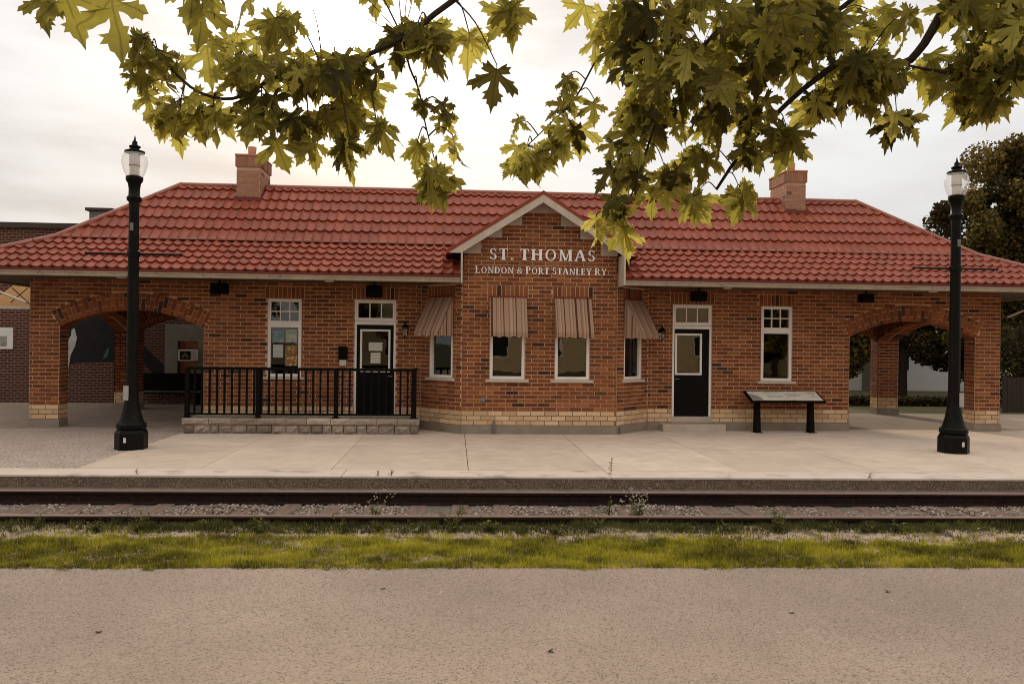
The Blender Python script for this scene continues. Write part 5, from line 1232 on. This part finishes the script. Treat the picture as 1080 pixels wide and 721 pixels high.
for k in range(3): MB().lathe([(.05, 0), (.05, .004)], (0, 0, 0), 12).build('fan_blade', 'steel_grey', ac).matrix_local = Matrix.Translation((-.09 + .06 * k, -.358, .15 + .06 * (k % 2))) @ Matrix.Rotation(PI / 2, 4, 'X')
st = tag(empty('black_bench', (-10.6, 6.4, 0.012)), 'long low black bench against the brick wall behind the left arch', 'bench')
MB().box(-1.1, 2.6, -.2, .2, .36, .42).build('seat', 'black_paint', st); MB().box(-1.08, 2.58, .21, .25, .42, .95).build('backrest', 'black_paint', st); MB().box(-1.1, 2.6, -.21, -.201, .40, .43).build('seat_edge', 'steel_grey', st)
for px in (-1.0, .8, 2.5): MB().box(px - .04, px + .04, -.18, .25, 0, .36).build('leg', 'black_paint', st)
sgn_ = tag(empty('wall_sign', (-15.80, 6.99, 1.65)), 'pale framed picture sign on the brick wall at the far left edge', 'sign')
MB().box(-.45, .28, -.03, -.001, 0, .66).build('board', 'ac_white', sgn_); MB().box(-.38, .10, -.034, -.0305, .08, .40).build('picture', 'sign_photo', sgn_)
cn = tag(empty('canvas_canopy', (-13.75, 4.0, .012)), 'small orange canvas canopy with crossed stays beyond the left end of station', 'canopy')
MB().hexa([(-.9, -.05, 2.86), (.5, -.05, 2.86), (.5, 1.0, 2.86), (-.9, 1.0, 2.86), (-.22, .35, 3.60), (.3, .35, 3.60), (.3, .6, 3.60), (-.22, .6, 3.60)]).build('canvas', 'canvas', cn)
cs = MB(); cs.tube([(-.22, -.07, 3.36), (.25, -.07, 2.92)], .012, 6); cs.tube([(.2, -.07, 3.36), (-.25, -.07, 2.95)], .012, 6); cs.build('stays', 'black_paint', cn)
MB().tube([(-1.0, -.3, 3.18), (-.4, -.3, 3.22), (-.1, -.3, 3.1), (.28, -.3, 2.95)], .035, 8).build('rail', 'cream_paint', cn)
MB().box(-.9, .5, -.06, -.051, 2.78, 2.86).build('valance', 'cream_paint', cn)
for px in (.42,): MB().tube([(px, .9, 0), (px, .9, 2.87)], .03, 8).build('pole', 'black_paint', cn)

# ------------------------------------------------------------------ background, right: trees, fence, shed, car
def far_tree(loc, crown, n, size, trunk_h, label, seed, droop=None, group='trees beyond the right end of the station'):
    r = np.random.default_rng(seed); t = tag(empty('broadleaf_tree', loc), label, 'tree', group)
    limbs = MB(); limbs.tube([(0, 0, -.1), (.05, .02, trunk_h * .5), (0, 0, trunk_h), (.1, 0, trunk_h + 2.0)], [.26, .20, .17, .06], 10)
    C_ = []
    for (x, y, z, rx, ry, rz) in crown:
        m = max(5, int(rx * ry * rz * 1.0) + 6)
        for _ in range(m):
            d = r.normal(size=3); d /= np.linalg.norm(d); q = r.uniform(.45, 1.0)
            C_.append((x + d[0] * rx * q, y + d[1] * ry * q, z + d[2] * rz * q, r.uniform(.45, 1.0)))
    C_ = np.array(C_)
    for c in C_[::4]: limbs.tube([(0, 0, trunk_h * .85), (c[0] * .45, c[1] * .45, (trunk_h + c[2]) / 2 + .2), tuple(c[:3])], [.09, .05, .012], 5)
    limbs.build('trunk', 'bark', t)
    k = r.integers(0, len(C_), n); d = r.normal(size=(n, 3)); d /= np.linalg.norm(d, axis=1)[:, None]
    P_ = C_[k, :3] + d * (C_[k, 3] * r.uniform(.25, 1, n) ** .6)[:, None]
    a = r.normal(size=(n, 3)); a[:, 2] -= .4; a /= np.linalg.norm(a, axis=1)[:, None]; b = np.cross(a, r.normal(size=(n, 3))); b /= np.linalg.norm(b, axis=1)[:, None]
    s = size * r.uniform(.6, 1.3, n)[:, None]
    V = np.stack([P_ - a * s * .5, P_ + b * s * .36, P_ + a * s * .5, P_ - b * s * .36], 1).reshape(-1, 3)
    me = bpy.data.meshes.new('crown'); me.from_pydata(V.tolist(), [], (np.arange(n * 4).reshape(-1, 4)).tolist())
    at_ = me.attributes.new('tone', 'FLOAT', 'FACE'); clump = r.uniform(0, .55, len(C_)); at_.data.foreach_set('value', np.clip(clump[k] + r.uniform(0, .45, n), 0, 1).astype(np.float32)); me.materials.append(MATS['far_leaf'])
    tag(link('crown', me, t), kind='stuff'); return t
far_tree((21.5, 11.5, -.06), [(0, 0, 6.4, 4.4, 3.6, 3.9), (.6, 0, 9.9, 3.2, 2.6, 1.9), (-1.9, 0, 7.6, 1.9, 1.8, 1.6), (-1.6, -.5, 3.2, 2.4, 2.2, 1.9), (-2.4, 0, 5.8, 2.2, 1.8, 1.6), (2, 0, 3.0, 2.5, 2, 2)], 95000, .165, 2.6, 'tall dark broadleaf tree with brown-tipped leaves at the right edge', 11)
far_tree((17.3, 14.5, -.06), [(0, 0, 3.9, 4.0, 2.2, 2.6), (2.4, -1.0, 2.0, 1.9, 1.0, 1.0), (-2.8, 0, 3.4, 2.4, 1.8, 2.0)], 60000, .19, 2.0, 'low spreading dark tree seen through the right arch', 12)
far_tree((12.3, 16.5, -.06), [(0, 0, 3.4, 2.8, 2.0, 2.1), (-.8, -.5, 2.0, 1.5, 1.0, 1.0)], 14000, .17, 1.6, 'dark leafy tree behind the left pier of the right arch', 13)
for i, (x, y) in enumerate(((13.5, 31), (20.5, 29), (27.5, 30), (34, 26), (41, 28), (31, 17))):
    far_tree((x, y, -.06), [(0, 0, 4.2, 3.9, 2.6, 3.9)], 7000, .42, 1.6, 'dark leafy tree in the row beyond the white shed, %s from the left' % ORD[i] if i < 5 else 'bushy dark tree behind the timber fence at the right edge', 40 + i)
sh = tag(empty('white_shed', (18.2, 18.4, -.06)), 'plain white shed behind the trees through the right arch', 'shed')
MB().box(-2.0, 6.2, 0, 4, 0, 2.7).build('wall', 'shed_white', sh); MB().hexa([(-2.2, -.2, 2.7), (6.4, -.2, 2.7), (6.4, 4.2, 2.7), (-2.2, 4.2, 2.7), (-2.2, 1.9, 3.7), (6.4, 1.9, 3.7), (6.4, 2.1, 3.7), (-2.2, 2.1, 3.7)]).build('roof', 'flat_roof', sh)
MB().box(-.6, .3, -.03, -.002, 0, 2.0).build('door', 'grey_stone', sh); MB().box(.9, 1.7, -.03, -.002, 1.0, 1.8).build('window', 'rubber', sh)
pl_ = tag(empty('thin_pole', (15.75, 12.4, -.06)), 'thin dark pole in front of the white shed through right arch', 'pole'); MB().tube([(0, 0, 0), (0, 0, 3.2)], .05, 8).build('shaft', 'black_paint', pl_); MB().lathe([(.06, 3.2), (.07, 3.24), (.02, 3.3)], seg=8).build('cap', 'black_paint', pl_)
def hedge(x0, x1, y0, y1, h, n, label):
    r = np.random.default_rng(5); t = tag(empty('hedge', ((x0 + x1) / 2, (y0 + y1) / 2, -.06)), label, 'hedge'); hx, hy = (x1 - x0) / 2, (y1 - y0) / 2
    P_ = np.stack([r.uniform(-hx, hx, n), r.uniform(-hy, hy, n), r.uniform(0, 1, n) ** .6 * h * (1 + .15 * np.sin(r.uniform(-hx, hx, n) * 3))], 1)
    a = r.normal(size=(n, 3)); a /= np.linalg.norm(a, axis=1)[:, None]; b = np.cross(a, r.normal(size=(n, 3))); b /= np.linalg.norm(b, axis=1)[:, None]; s = .13
    V = np.stack([P_ - a * s * .5, P_ + b * s * .36, P_ + a * s * .5, P_ - b * s * .36], 1).reshape(-1, 3)
    me = bpy.data.meshes.new('foliage'); me.from_pydata(V.tolist(), [], (np.arange(n * 4).reshape(-1, 4)).tolist()); at_ = me.attributes.new('tone', 'FLOAT', 'FACE'); at_.data.foreach_set('value', r.uniform(0, .4, n).astype(np.float32)); me.materials.append(MATS['far_leaf'])
    tag(link('foliage', me, t), kind='stuff'); MB().tube([(-hx, 0, h * .4), (hx, 0, h * .4)], .05, 6).build('stems', 'bark', t)
hedge(8.5, 17.2, 8.6, 9.3, .28, 6000, 'low dark hedge beyond the lawn through the right arch')
hedge(17.35, 30, 7.6, 9.2, 2.5, 26000, 'tall dark hedge behind the timber fence at the right edge')
fe = tag(empty('timber_fence', (18.0, 6.2, -.06)), 'dark timber fence beyond the right end of the station', 'fence')
for i in range(34):
    MB().box(-2.0 + i * .15, -2.0 + i * .15 + .14, -.012, .012, .02, 1.15 + rng.uniform(-.01, .01)).build('board', 'timber_fence', fe)
for px in (-1.9, .5, 2.9): MB().box(px - .05, px + .05, .014, .11, 0, 1.2).build('post', 'timber_fence', fe)
cn = tag(empty('slanting_pole', (12.9, 1.2, .008)), 'pale slanting pole sticking out past the right end of station', 'pole')
MB().tube([(-1.15, -1.1, 2.82), (-.2, -.9, 3.15), (.4, -.6, 3.3)], .025, 8).build('arm', 'cream_paint', cn); MB().tube([(.4, -.6, 0), (.4, -.6, 3.3)], .04, 8).build('post', 'cream_paint', cn)

# ------------------------------------------------------------------ across the road, behind the camera: what the windows mirror
tb = tag(empty('tan_building', (6.0, -46, -.32)), 'long tan rendered building across the road, mirrored in the windows', 'building')
MB().box(-16, 20, -8, 0, 0, 6.2).build('wall', 'tan_wall', tb); MB().box(-16.2, 20.2, -8.2, .2, 6.201, 6.5).build('coping', 'coping', tb)
for i in range(8):
    w_ = MB().box(-13.5 + i * 4.2, -12.1 + i * 4.2, .002, .05, 1.2, 3.0).build('window', 'white_paint', tb); MB().box(-13.4 + i * 4.2, -12.2 + i * 4.2, .051, .056, 1.3, 2.9).build('pane', 'rubber', w_)
far_tree((-9, -38, -.32), [(0, 0, 5.5, 3.6, 3, 3.2)], 5000, .34, 2.4, 'dark tree across the road, mirrored in the left windows', 21, group='trees across the road')
far_tree((-17, -36, -.32), [(0, 0, 5.5, 3.6, 3, 3.2)], 5000, .34, 2.4, 'wide dark tree across the road at far left, mirrored in the windows', 22, group='trees across the road')
far_tree((20.5, -36, -.32), [(0, 0, 4.4, 4.0, 3, 3.8)], 8000, .34, 2.4, 'dark tree before the tan building, mirrored in the right windows', 23, group='trees across the road')

# a few fallen leaves on the road
for i, (x, y) in enumerate(((-4.6, -12.6), (-2.52, -11.55), (-1.2, -13.1), (.95, -12.35), (2.1, -11.8))):
    o_ = link('fallen_leaf', leaf_variant(i % 6, 0)); o_.matrix_world = Matrix.Translation((x, y, -.196)) @ Matrix.Rotation(i * 2.1, 4, 'Z') @ Matrix.Rotation(.08, 4, 'X') @ Matrix.Scale(.045, 4)
    tag(o_, 'small dry fallen leaf lying on the road, %s from the left' % ORD[i], 'leaf', 'fallen leaves on the road')
